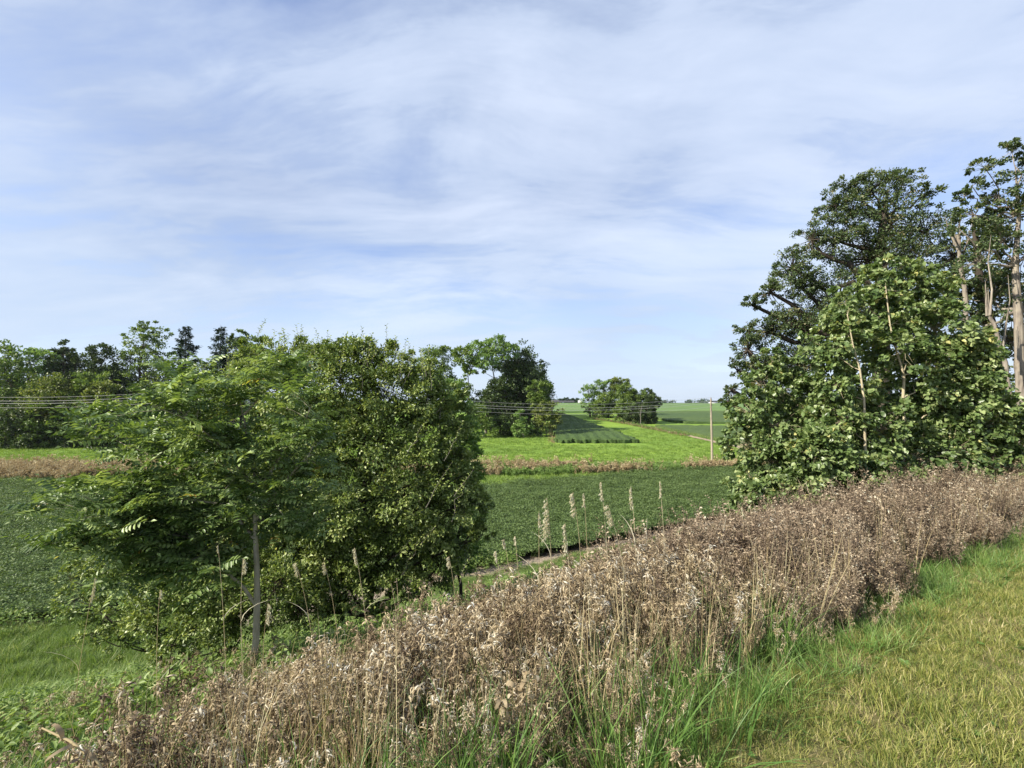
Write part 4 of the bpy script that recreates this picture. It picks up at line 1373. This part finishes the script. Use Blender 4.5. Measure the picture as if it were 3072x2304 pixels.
def snag(label, Y, pts, r, forks, seed):
    rng = np.random.default_rng(seed)
    b = on_ground(pts[0][0], Y)
    P = [b - Vector((0, 0, .3))] + [at(x_, y_, Y) for x_, y_ in pts]
    P2 = []
    for q in range(len(P) - 1):
        for t in (0, .5):
            P2.append(P[q].lerp(P[q + 1], t) + Vector(rng.normal(0, .03, 3)))
    P2.append(P[-1])
    root = empty('dead_snag', b, label, 'dead tree')
    mb = MB(); tube(mb, P2, np.linspace(r, r * .45, len(P2)), 9)
    for k in range(5):                                       # splintered top
        e = P[-1] + Vector((rng.normal(0, r * .5), rng.normal(0, r * .5), 0))
        tube(mb, [e - Vector((0, 0, .3)), e + Vector((rng.normal(0, .05), 0, rng.uniform(.2, .75)))], [r * .22, .005], 4)
    mb.build('trunk', M['bark_pink'], root, smooth=True)
    for f in forks:
        mb = MB(); q = [at(x_, y_, Y + rng.normal(0, .3)) for x_, y_ in f]
        tube(mb, q, np.linspace(r * .38, r * .06, len(q)), 6)
        mb.build('branch', M['bark_pink'], root, smooth=True)


snag('broken dead trunk with a splintered top between the oak and right-edge tree', 14.2, [(972, 400), (968, 345), (966, 300), (960, 262), (957, 235)], .095, [[(961, 262), (968, 240), (972, 222)], [(958, 250), (948, 228), (945, 215)]], 5)
snag('pale dead leaning trunk forking just left of the thick pinkish trunk', 12.8, [(1012, 415), (1008, 380), (1003, 350), (994, 325), (987, 305)], .08, [[(1003, 350), (1006, 325), (1010, 300), (1008, 275)], [(990, 315), (992, 290), (988, 262), (991, 235)]], 6)


# ------------------------------------------------------------------ poplar saplings
GP = 'young poplars on the bank'


def poplar(label, px, Y, ptop, lob, seed, ncl, nper, tr, path, bare=(), pick=260):
    b = on_ground(px, Y)
    tr_pts = [b] + [at(x_, y_, Y - (.30 if bare else -.25)) for x_, y_ in path]
    tr_pts[-1] = tr_pts[-1].lerp(tr_pts[-2], .7)
    root = make_tree('poplar_sapling', label, 'poplar', b, px_lobes(lob, Y), seed, M['poplar'], M['bark_poplar'], ncl=ncl, nper=nper, leaf=(.070, .066), tr=tr * .6,
                     group=GP, kind='heart', csz=.24, fill=(.35, 1.0), facing=.35, ntw=4, clear=[(at(x0, y0, Y - .30), at(x1, y1, Y - .30)) for x0, y0, x1, y1 in bare], trunk=tr_pts, droop=.55, pick=pick, flat=.8)
    return root


poplar('tallest poplar sapling with a crooked pale stem', 902, 8.6, 250,
       [(884, 268, 16), (878, 285, 22), (905, 285, 24), (925, 282, 18), (940, 300, 22), (870, 310, 26), (900, 315, 30), (935, 330, 34), (905, 350, 26, -.5), (925, 372, 36), (955, 352, 34), (900, 395, 30, .3), (940, 405, 36)],
       301, 470, 40, .052, [(903, 470), (904, 430), (903, 400), (904, 375), (896, 350), (890, 325), (886, 290), (884, 262)], bare=[(903, 425, 904, 385), (904, 385, 893, 345)])
poplar('poplar sapling with a straight pale stem, left of the tallest', 866, 8.3, 300,
       [(845, 300, 16), (836, 322, 18), (850, 335, 24), (830, 350, 26), (858, 362, 24, .5), (838, 385, 28), (862, 400, 22, .6), (845, 420, 32), (880, 430, 32), (860, 455, 32)],
       302, 370, 40, .042, [(866, 480), (865, 440), (864, 400), (860, 370), (853, 345), (848, 318), (845, 292)], bare=[(864, 425, 856, 365)])
poplar('shorter bluish green poplar at the left end of the row', 775, 9.0, 350,
       [(772, 362, 14), (790, 368, 16), (760, 385, 20), (785, 392, 24), (810, 400, 24), (752, 412, 24), (780, 425, 30), (812, 432, 30), (745, 445, 24), (770, 462, 32), (805, 468, 32), (752, 482, 22), (785, 492, 24)],
       303, 430, 40, .040, [(778, 500), (776, 450), (774, 410), (772, 380), (772, 355)])
poplar('broad poplar at the right end of the row before the thick trunk', 985, 8.4, 300,
       [(968, 345, 20), (985, 372, 24), (965, 392, 30), (992, 412, 28), (1012, 432, 30), (975, 430, 34), (950, 452, 34), (1000, 465, 30), (1030, 450, 30), (915, 458, 34), (1035, 478, 26), (965, 478, 28)],
       304, 460, 40, .045, [(984, 480), (982, 440), (978, 400), (972, 365), (970, 330)])
poplar('low leafy poplar sucker in front, between the left and straight stems', 826, 7.9, 420,
       [(815, 455, 26), (845, 468, 28), (826, 440, 22), (875, 478, 26), (800, 485, 24), (765, 500, 22), (745, 505, 16), (905, 482, 22)],
       305, 250, 40, .02, [(826, 500), (826, 470), (824, 440), (823, 428)])

# ------------------------------------------------------------------ big shrub at the left
Yb = 9.3
b = on_ground(375, Yb)
lob = px_lobes([(362, 352, 20), (330, 352, 18), (300, 356, 20), (266, 358, 20), (250, 352, 12), (395, 358, 18), (420, 372, 20), (340, 380, 42), (290, 390, 40), (385, 392, 40), (425, 402, 30), (245, 390, 30),
                (450, 400, 16), (455, 425, 22), (430, 440, 34), (380, 440, 46), (320, 440, 50), (265, 440, 40), (462, 460, 18), (448, 478, 32), (460, 505, 26), (474, 470, 13), (478, 505, 13), (482, 535, 12), (405, 495, 46), (345, 500, 50),
                (290, 500, 44), (432, 535, 36), (385, 545, 40), (335, 555, 38), (466, 540, 16), (300, 550, 36), (250, 500, 34), (350, 588, 36), (395, 580, 34), (440, 565, 28), (310, 590, 34), (235, 420, 26), (232, 460, 30), (255, 560, 34), (225, 530, 34), (275, 595, 28), (235, 590, 26)], Yb)
make_tree('leafy_shrub', 'huge dense leafy shrub left of centre, sunlit along its top', 'shrub', b, lob, 401, M['bush'], M['bark_dark'], ncl=2000, nper=78, leaf=(.080, .038), tr=.07,
          kind='rhomb', csz=.25, fill=(.4, 1.04), facing=.55, ntw=5, pick=280, crown_name='crown')
root = [o_ for o_ in COL.objects if o_.name.startswith('leafy_shrub')][0]
# upright leafy shoots along the top and flank
rng = np.random.default_rng(402)
sm_, lm = MB(), MB()
for k in range(120):
    px = rng.uniform(225, 445) if k < 85 else rng.uniform(400, 478)
    ytop = np.interp(px, [225, 260, 300, 360, 400, 430, 478], [345, 338, 336, 337, 345, 358, 420]) + rng.normal(0, 7)
    if k >= 85: ytop = rng.uniform(380, 560)
    Y = Yb + rng.normal(0, .7)
    e = at(px, ytop, Y)
    outw = 0.05 if k < 85 else .35
    s0 = e - Vector((outw + rng.normal(0, .08), rng.normal(0, .1), rng.uniform(.4, .8)))
    pts = curved(s0, e, rng, 6, .04)
    tube(sm_, pts, np.linspace(.006, .0015, 6), 4, .5, False)
    m = 20
    tt = np.linspace(.15, 1, m)
    P = np.array([pts[0] + (pts[-1] - pts[0]) * q for q in tt])
    a = np.arange(m) * 2.4 + rng.uniform(0, 6)
    D = np.stack([np.cos(a), np.sin(a), np.full(m, .55)], 1)
    leaves(lm, P, D, np.array([[0, 0, 1.]]) + rng.normal(0, .3, (m, 3)), rng.uniform(.05, .095, m) * (1.1 - .35 * tt), rng.uniform(.02, .035, m), 'rhomb', np.clip(rng.normal(.8, .12, m), 0, .99))
sm_.build('shoot_stems', M['bark_grey'], root)['kind'] = 'stuff'
lm.build('shoot_leaves', M['bush'], root)['kind'] = 'stuff'
# yellow-green shrub merging with its right flank and low thicket at left
b = on_ground(462, 10.4)
make_tree('leafy_shrub', 'paler yellow-green shrub showing along the right flank of the huge one', 'shrub', b,
          px_lobes([(448, 392, 16), (458, 410, 18), (465, 430, 16), (455, 450, 22), (470, 455, 12), (468, 480, 16), (472, 520, 14), (462, 550, 20)], 10.4), 403, M['light'], M['bark_dark'],
          ncl=210, nper=36, leaf=(.085, .042), tr=.04, facing=.55, ntw=3)
b = on_ground(170, 8.6)
make_tree('thicket', 'low tangled thicket of small leaves under the feathery tree', 'shrub', b,
          px_lobes([(120, 560, 22), (150, 575, 28), (190, 570, 36), (225, 590, 34), (165, 600, 30), (250, 615, 30), (210, 615, 34), (275, 590, 34), (100, 585, 14), (300, 610, 26), (150, 625, 22), (75, 600, 16), (105, 615, 18), (130, 545, 26), (175, 545, 30), (120, 640, 18), (175, 645, 22), (225, 640, 22), (95, 560, 22), (70, 580, 14), (90, 635, 14)], 8.2), 404, M['bush'], M['bark_dark'],
          ncl=620, nper=44, leaf=(.068, .034), tr=.03, facing=.55, ntw=4)

# ------------------------------------------------------------------ the feathery tree with compound leaves
def frond_block(n_leaflets, L, rng, tone):
    """one compound leaf along +X, bending down, as (mb)"""
    mb = MB()
    m = 8
    t = np.linspace(0, 1, m)
    sag = rng.uniform(.10, .38)
    pts = np.stack([L * t * (1 - .12 * t), np.zeros(m), -sag * L * t ** 2], 1)
    tube(mb, pts, np.linspace(.0028, .001, m), 3, .25, False)
    k = n_leaflets
    tt = np.linspace(.16, .97, k)
    for sgn in (-1, 1):
        P = np.stack([np.interp(tt, t, pts[:, 0]), np.zeros(k), np.interp(tt, t, pts[:, 2])], 1)
        D = np.stack([np.full(k, .38), np.full(k, sgn * 1.0), np.full(k, -.30) + rng.normal(0, .15, k)], 1)
        ll = L * .19 * np.sin(np.clip(tt * 1.05 + .12, 0, 1) * math.pi) ** .35 * rng.uniform(.85, 1.1, k) + .01
        U = np.array([[.1, 0, 1.]]) + rng.normal(0, .2, (k, 3))
        leaves(mb, P, D, U, ll * 1.05, ll * .50, 'oval', np.clip(tone + rng.normal(0, .07, k), 0, .99))
    leaves(mb, pts[-1:], np.array([[1., 0, -.4]]), np.array([[0, 0, 1.]]), L * .17, L * .07, 'rhomb', tone)
    return mb


rng = np.random.default_rng(500)
Yt = 6.0
b = on_ground(256, Yt)
root = empty('feathery_tree', b, 'slim pale-trunked tree with feathery compound leaves in front of the huge shrub', 'tree')
tm = MB()
trunk = [b - Vector((0, 0, .3)), at(256, 640, Yt), at(257, 605, Yt), at(257, 575, Yt), at(256, 545, Yt), at(255, 520, Yt), at(258, 490, Yt), at(250, 455, Yt + .1), at(244, 420, Yt + .1), at(240, 402, Yt)]
tube(tm, trunk, [.046, .040, .038, .034, .031, .026, .021, .016, .011, .006], 10)
tm.build('trunk', M['bark_pale'], root, smooth=True)
limb_paths = [
    ([(255, 604), (244, 588), (232, 577), (220, 568), (206, 552), (190, 537), (170, 520), (150, 500)], .023, 0),
    ([(232, 577), (215, 569), (192, 568), (165, 575), (140, 572)], .012, -.2),
    ([(254, 538), (243, 525), (228, 505), (205, 480), (180, 455), (150, 440)], .022, .3),
    ([(256, 520), (270, 500), (290, 475), (310, 455)], .020, -.2),
    ([(250, 455), (232, 440), (205, 425), (188, 402), (174, 384)], .016, -.1),
    ([(244, 415), (262, 395), (280, 390), (290, 380)], .013, .2),
    ([(228, 505), (195, 500), (150, 495), (105, 505), (75, 520)], .014, -.5),
    ([(205, 480), (165, 460), (125, 445), (90, 425)], .012, .4),
    ([(190, 537), (150, 535), (110, 540), (85, 535)], .010, -.6),
    ([(258, 490), (240, 470), (215, 440), (190, 420), (150, 405)], .015, -.7),
    ([(256, 520), (275, 525), (300, 530), (325, 520)], .012, .5),
    ([(258, 490), (285, 450), (303, 425), (312, 405)], .013, -.6),
    ([(220, 568), (195, 560), (165, 545), (140, 528), (115, 515)], .011, -.3),
]
bm = MB()
tips = []
SKIP = {0: 3, 1: 2, 2: 2, 3: 1, 12: 1}
for li_, (path, r, dy) in enumerate(limb_paths):
    q = [at(x_, y_, Yt + dy * k / (len(path) - 1)) for k, (x_, y_) in enumerate(path)]
    tube(bm, q, np.linspace(r, r * .25, len(q)), 6)
    for k in range(1, len(q)):
        if k < SKIP.get(li_, 0):
            continue
        for _ in range(6 if k < len(q) - 1 else 8):
            f0 = rng.uniform(0, 1)
            s0 = q[k - 1].lerp(q[k], f0)
            d = Vector((rng.normal(-.1, .6), rng.normal(-.1, .75), rng.normal(.35, .4)))
            d.normalize()
            e = s0 + d * rng.uniform(.15, .55)
            tube(bm, [s0, s0.lerp(e, .5) + Vector((0, 0, .02)), e], [r * .25, r * .2, r * .12], 4)
            tips.append((e, d))
bm.build('branches', M['bark_pale'], root, smooth=True)['kind'] = 'stuff'
protos = []
for k in range(10):
    g = np.random.default_rng(510 + k)
    tone = (k + .5) / 10 * .92 if k < 9 else .965
    protos.append(frond_block(int(g.integers(6, 10)), 1.0 * g.uniform(.85, 1.1), g, tone))
pm = [p.mesh('compound_leaf', M['frond']) for p in protos]
pdat = [(np.concatenate(p.v), p) for p in protos]
spots = []
for e, d in tips:
    nf = int(rng.integers(6, 12))
    a0 = rng.uniform(0, 6.28)
    for q in range(nf):
        a = a0 + q * 2.4
        fd = Vector((math.cos(a), math.sin(a), rng.uniform(-.15, .7))) + d * .5
        fd.normalize()
        roll = rng.normal(0, .45)
        L = rng.uniform(.28, .50)
        X = fd; Yv = Vector((0, 0, 1)).cross(X).normalized(); Zv = X.cross(Yv)
        R = Matrix.Rotation(roll, 3, X)
        Yv = R @ Yv; Zv = R @ Zv
        p = e - d * rng.uniform(0, .12)
        k = 9 if rng.uniform() < .012 else int(rng.integers(0, 9))
        spots.append((p, X * L, Yv * L, Zv * L, k))
spots.sort(key=lambda s_: s_[0].y)
rest = MB()
off = Vector(root.location)
for idx, (p, X, Yv, Zv, k) in enumerate(spots):
    if idx % 3 == 0 and idx // 3 < 290:
        o = bpy.data.objects.new('compound_leaf', pm[k])
        q = p - off
        o.matrix_basis = Matrix(((X.x, Yv.x, Zv.x, q.x), (X.y, Yv.y, Zv.y, q.y), (X.z, Yv.z, Zv.z, q.z), (0, 0, 0, 1)))
        COL.objects.link(o); o.parent = root
    else:
        v, pb_ = pdat[k]
        Rm = np.array([tuple(X), tuple(Yv), tuple(Zv)])
        n0 = rest.n
        rest.v.append(v @ Rm + np.array(tuple(p))); rest.n += len(v)
        for l_ in pb_.l: rest.l.append(l_ + n0)
        rest.t += pb_.t; rest.r += pb_.r
rest.build('crown', M['frond'], root)['kind'] = 'stuff'

# ------------------------------------------------------------------ standing seed-head grasses
def plume_stalk(label, px, ptop, Y, lean_px, droop, size, seed, green=False):
    """tall grass with a nodding seed head; lean_px = how far left/right its foot stands"""
    rng = np.random.default_rng(seed)
    foot = on_ground(px + lean_px, Y)
    top = at(px, ptop, Y)
    root = empty('seed_head_grass', foot, label, 'grass stalk', 'tall seed-head grasses in the weeds')
    n = 12
    size = size * (.58 if px > 480 else .40)
    t = np.linspace(0, 1, n)
    bend = np.array((droop, rng.normal(0, .3), 0)) * .10
    p0, p1 = np.array(tuple(foot)), np.array(tuple(top))
    pts = p0 + (p1 - p0) * t[:, None] + bend * (t[:, None] ** 3 - t[:, None])
    pts[0, 2] -= .05
    mb = MB(); tube(mb, pts, np.linspace(.0032, .0012, n), 5, rng.uniform(.3, .7), False)
    mb.build('stem', M['plume'], root, smooth=True)
    mb = MB()
    Lp = .40 * size
    A, B, P, D, T = [], [], [], [], []
    H = p1[2] - p0[2]
    for k in range(int(60 * size) + 10):
        u = rng.uniform(0, 1)
        tt = 1 - Lp / H * u
        s0 = np.array([np.interp(tt, t, pts[:, q]) for q in range(3)])
        l = .046 * size * (.35 + u) * rng.uniform(.6, 1.2)
        d = np.array((droop * .55 + rng.normal(0, .35), rng.normal(0, .4), rng.uniform(.2, .75) - .25 * u))
        m_ = s0 + d * l * .6
        e = s0 + d * l + np.array((droop * .02, 0, -.035 * size))
        A += [s0, m_]; B += [m_, e]
        for q in range(5):
            P.append(m_ + (e - m_) * rng.uniform(0, 1.1)); D.append((droop * .3 + rng.normal(0, .3), rng.normal(0, .3), -1.0 + rng.normal(0, .35))); T.append(rng.uniform(.6, 1))
    sticks(mb, A, B, .0009, .0006, .6)
    P = np.array(P)
    leaves(mb, P, np.array(D), rng.normal(0, 1, (len(P), 3)), rng.uniform(.013, .024, len(P)), rng.uniform(.004, .006, len(P)), 'rhomb', np.array(T))
    mb.build('seed_head', M['plume'], root)
    for k in range(int(rng.integers(1, 3))):
        mb = MB()
        z = rng.uniform(.3, .7)
        s0 = np.array([[np.interp(z, t, pts[:, q]) for q in range(3)]])
        blades(mb, s0, np.array([rng.uniform(0, 6.28)]), np.array([rng.uniform(.18, .32)]), np.array([.008]), np.array([1.1]), rng, np.array([.7]), 5)
        mb.build('blade', M['plume'], root)
    return root


STALKS = [
    ('thin upright grass spike, leftmost of the group before the bean field', 539, 511, 3.6, 3, .2, .45),
    ('grass with the fullest nodding plume, second from the left before the bean field', 547, 498, 3.5, -4, -1.0, 1.25),
    ('short grass with a ragged plume against the sandy strip', 565, 523, 3.4, 2, -.6, .9),
    ('grass with a plume nodding left beside a thin twin stalk', 573, 492, 3.9, 7, -1.0, .9),
    ('slim twin stalk right of the left-nodding plume', 584, 493, 3.9, 5, -.3, .45),
    ('tall grass stalk with a small sparse head over the bean field', 601, 482, 4.0, 8, -.4, .6),
    ('leaning stalk with a plume bent left, close to the tall sparse one', 608, 505, 3.9, 22, -1.1, .7),
    ('stalk with a narrow full plume, second from the right', 631, 486, 4.1, 4, -.5, .85),
    ('straight stalk with a slender head, farthest right over the bean field', 660, 481, 4.2, 6, -.2, .6),
    ('bare thin stalk leaning left at the sandy strip', 504, 539, 3.6, 16, -.5, .25),
    ('pair-mate of the bare leaning stalk, more upright', 515, 536, 3.6, 10, -.2, .25),
    ('faint short stalk left of the bare leaning ones', 496, 551, 3.5, 12, -.5, .3),
    ('pale plume nodding left below the right end of the huge shrub', 449, 556, 4.1, 10, -.9, .6),
    ('pale plume standing against the darkest part of the huge shrub', 355, 548, 4.4, 22, -.7, .9),
    ('plume leaning left between the slim trunk and the dark shrub', 296, 563, 4.2, 30, -.9, .7),
    ('plume right of the leaning one, level with it', 324, 561, 4.3, 24, -.8, .7),
    ('fuzzy plume just left of the slim pale trunk', 243, 558, 4.0, 14, .9, .8),
    ('drooping fuzzy plume touching the slim pale trunk on its right', 268, 603, 3.9, 6, 1.0, 1.0),
    ('tall thin stalk crossing the low limb of the feathery tree', 218, 545, 4.2, 18, -.3, .35),
    ('single bleached reed plume standing alone at the left of the bank', 95, 578, 4.6, -14, .5, 1.3),
    ('small curved grass head left of the low limb', 160, 590, 4.0, 10, .6, .4),
    ('short stalk with a faint head before the right-hand weeds', 742, 507, 4.9, 2, .1, .4),
]
for k, (lb, px, pt, Y, lean, dr, sz) in enumerate(STALKS):
    plume_stalk(lb, px, pt, Y, lean, dr, sz, 600 + k)

# ------------------------------------------------------------------ individual weeds that stand out
def weed_plant(name, label, px, py_top, Y, H, mat, seed, n, leafL, kind, cat='weed', spread=.1):
    rng = np.random.default_rng(seed)
    p = at(px, py_top, Y); g = gz(p.x, Y)
    root = empty(name, (p.x, Y, g), label, cat)
    H = max(H, p.z - g)
    tm = MB(); P, D = [], []
    for q in range(4 if kind != 'oval' else 3):
        e = (p.x + rng.normal(0, spread), Y + rng.normal(0, spread), g + H * rng.uniform(.75, 1.05))
        w = curved((p.x, Y, g - .05), e, rng, 6, .03)
        tube(tm, w, np.linspace(.005, .002, 6), 4, .3, False)
        for _ in range(n // 4):
            t = rng.uniform(.35, 1)
            P.append(w[0] + (w[-1] - w[0]) * t + rng.normal(0, .012, 3)); a = rng.uniform(0, 6.28)
            D.append((math.cos(a), math.sin(a), rng.normal(0, .5)))
    tm.build('stem', mat, root)
    P = np.array(P); m = len(P)
    mb = MB(); leaves(mb, P, np.array(D), np.array([[0, 0, 1.]]) + rng.normal(0, .6, (m, 3)), leafL * rng.uniform(.6, 1.3, m), leafL * rng.uniform(.25, .5, m), kind, np.clip(rng.normal(.7, .2, m), 0, 1))
    c = mb.build('seed_clusters' if mat is M['dock'] else 'dry_leaves', mat, root); c['kind'] = 'stuff'


weed_plant('dock_plant', 'dark brown dock seed spikes leaning in the lower left weeds', 145, 690, 2.5, .7, M['dock'], 701, 420, .018, 'rhomb', 'dock', .13)
weed_plant('dry_weed', 'bleached weed hung with large curled leaves at the bottom centre', 517, 705, 2.3, .5, M['dry'], 702, 70, .055, 'curl', 'weed', .07)
weed_plant('dry_weed', 'pale weed with drooping curled leaves, up and left of the bottom centre one', 455, 640, 2.8, .5, M['dry'], 703, 80, .055, 'curl', 'weed', .07)
weed_plant('dry_weed', 'dark stemmed dry weed poking out at the upper left of the dry weeds', 180, 655, 3.2, .5, M['dock'], 704, 120, .03, 'rhomb', 'weed', .08)
# flattened straw tuft at the lawn edge
p = at(728, 645, 3.15)
g = gz(p.x, 3.15)
root = empty('straw_tuft', (p.x, 3.15, g), 'pale flattened tuft of straw at the edge of the lawn', 'straw')
rng = np.random.default_rng(710); n = 160
mb = MB(); base = np.stack([p.x + rng.normal(0, .06, n), 3.15 + rng.normal(0, .06, n), np.full(n, g + .03)], 1)
blades(mb, base, rng.normal(-2.6, .5, n), rng.uniform(.12, .28, n), np.full(n, .003), rng.uniform(.9, 2.0, n), rng, rng.uniform(.5, 1, n), 4)
mb.build('straw_blades', M['straw'], root)['kind'] = 'stuff'
# thick pale broken stalk, bottom left
a_, b_ = at(42, 728, 1.9), at(98, 762, 1.85)
root = empty('broken_stalk', (b_.x, b_.y, gz(b_.x, b_.y)), 'thick pale broken stalk leaning across the bottom left corner', 'stalk')
mb = MB(); tube(mb, [Vector((b_.x + .25, b_.y, gz(b_.x + .25, b_.y) - .02)), b_, a_.lerp(b_, .5) + Vector((0, 0, .015)), a_], [.006, .006, .005, .003], 7); mb.build('stem', M['straw'], root, smooth=True)
mb = MB(); rng = np.random.default_rng(720); m = 9
P = np.array([tuple(a_.lerp(b_, t)) for t in rng.uniform(0, 1, m)])
leaves(mb, P, np.stack([rng.uniform(-1, 1, m), rng.uniform(-1, 1, m), rng.normal(0, .4, m)], 1), np.array([[0, 0, 1.]]) + rng.normal(0, .5, (m, 3)), rng.uniform(.05, .11, m), rng.uniform(.012, .02, m), 'curl', rng.uniform(.6, 1, m))
mb.build('dry_leaves', M['dry'], root)['kind'] = 'stuff'
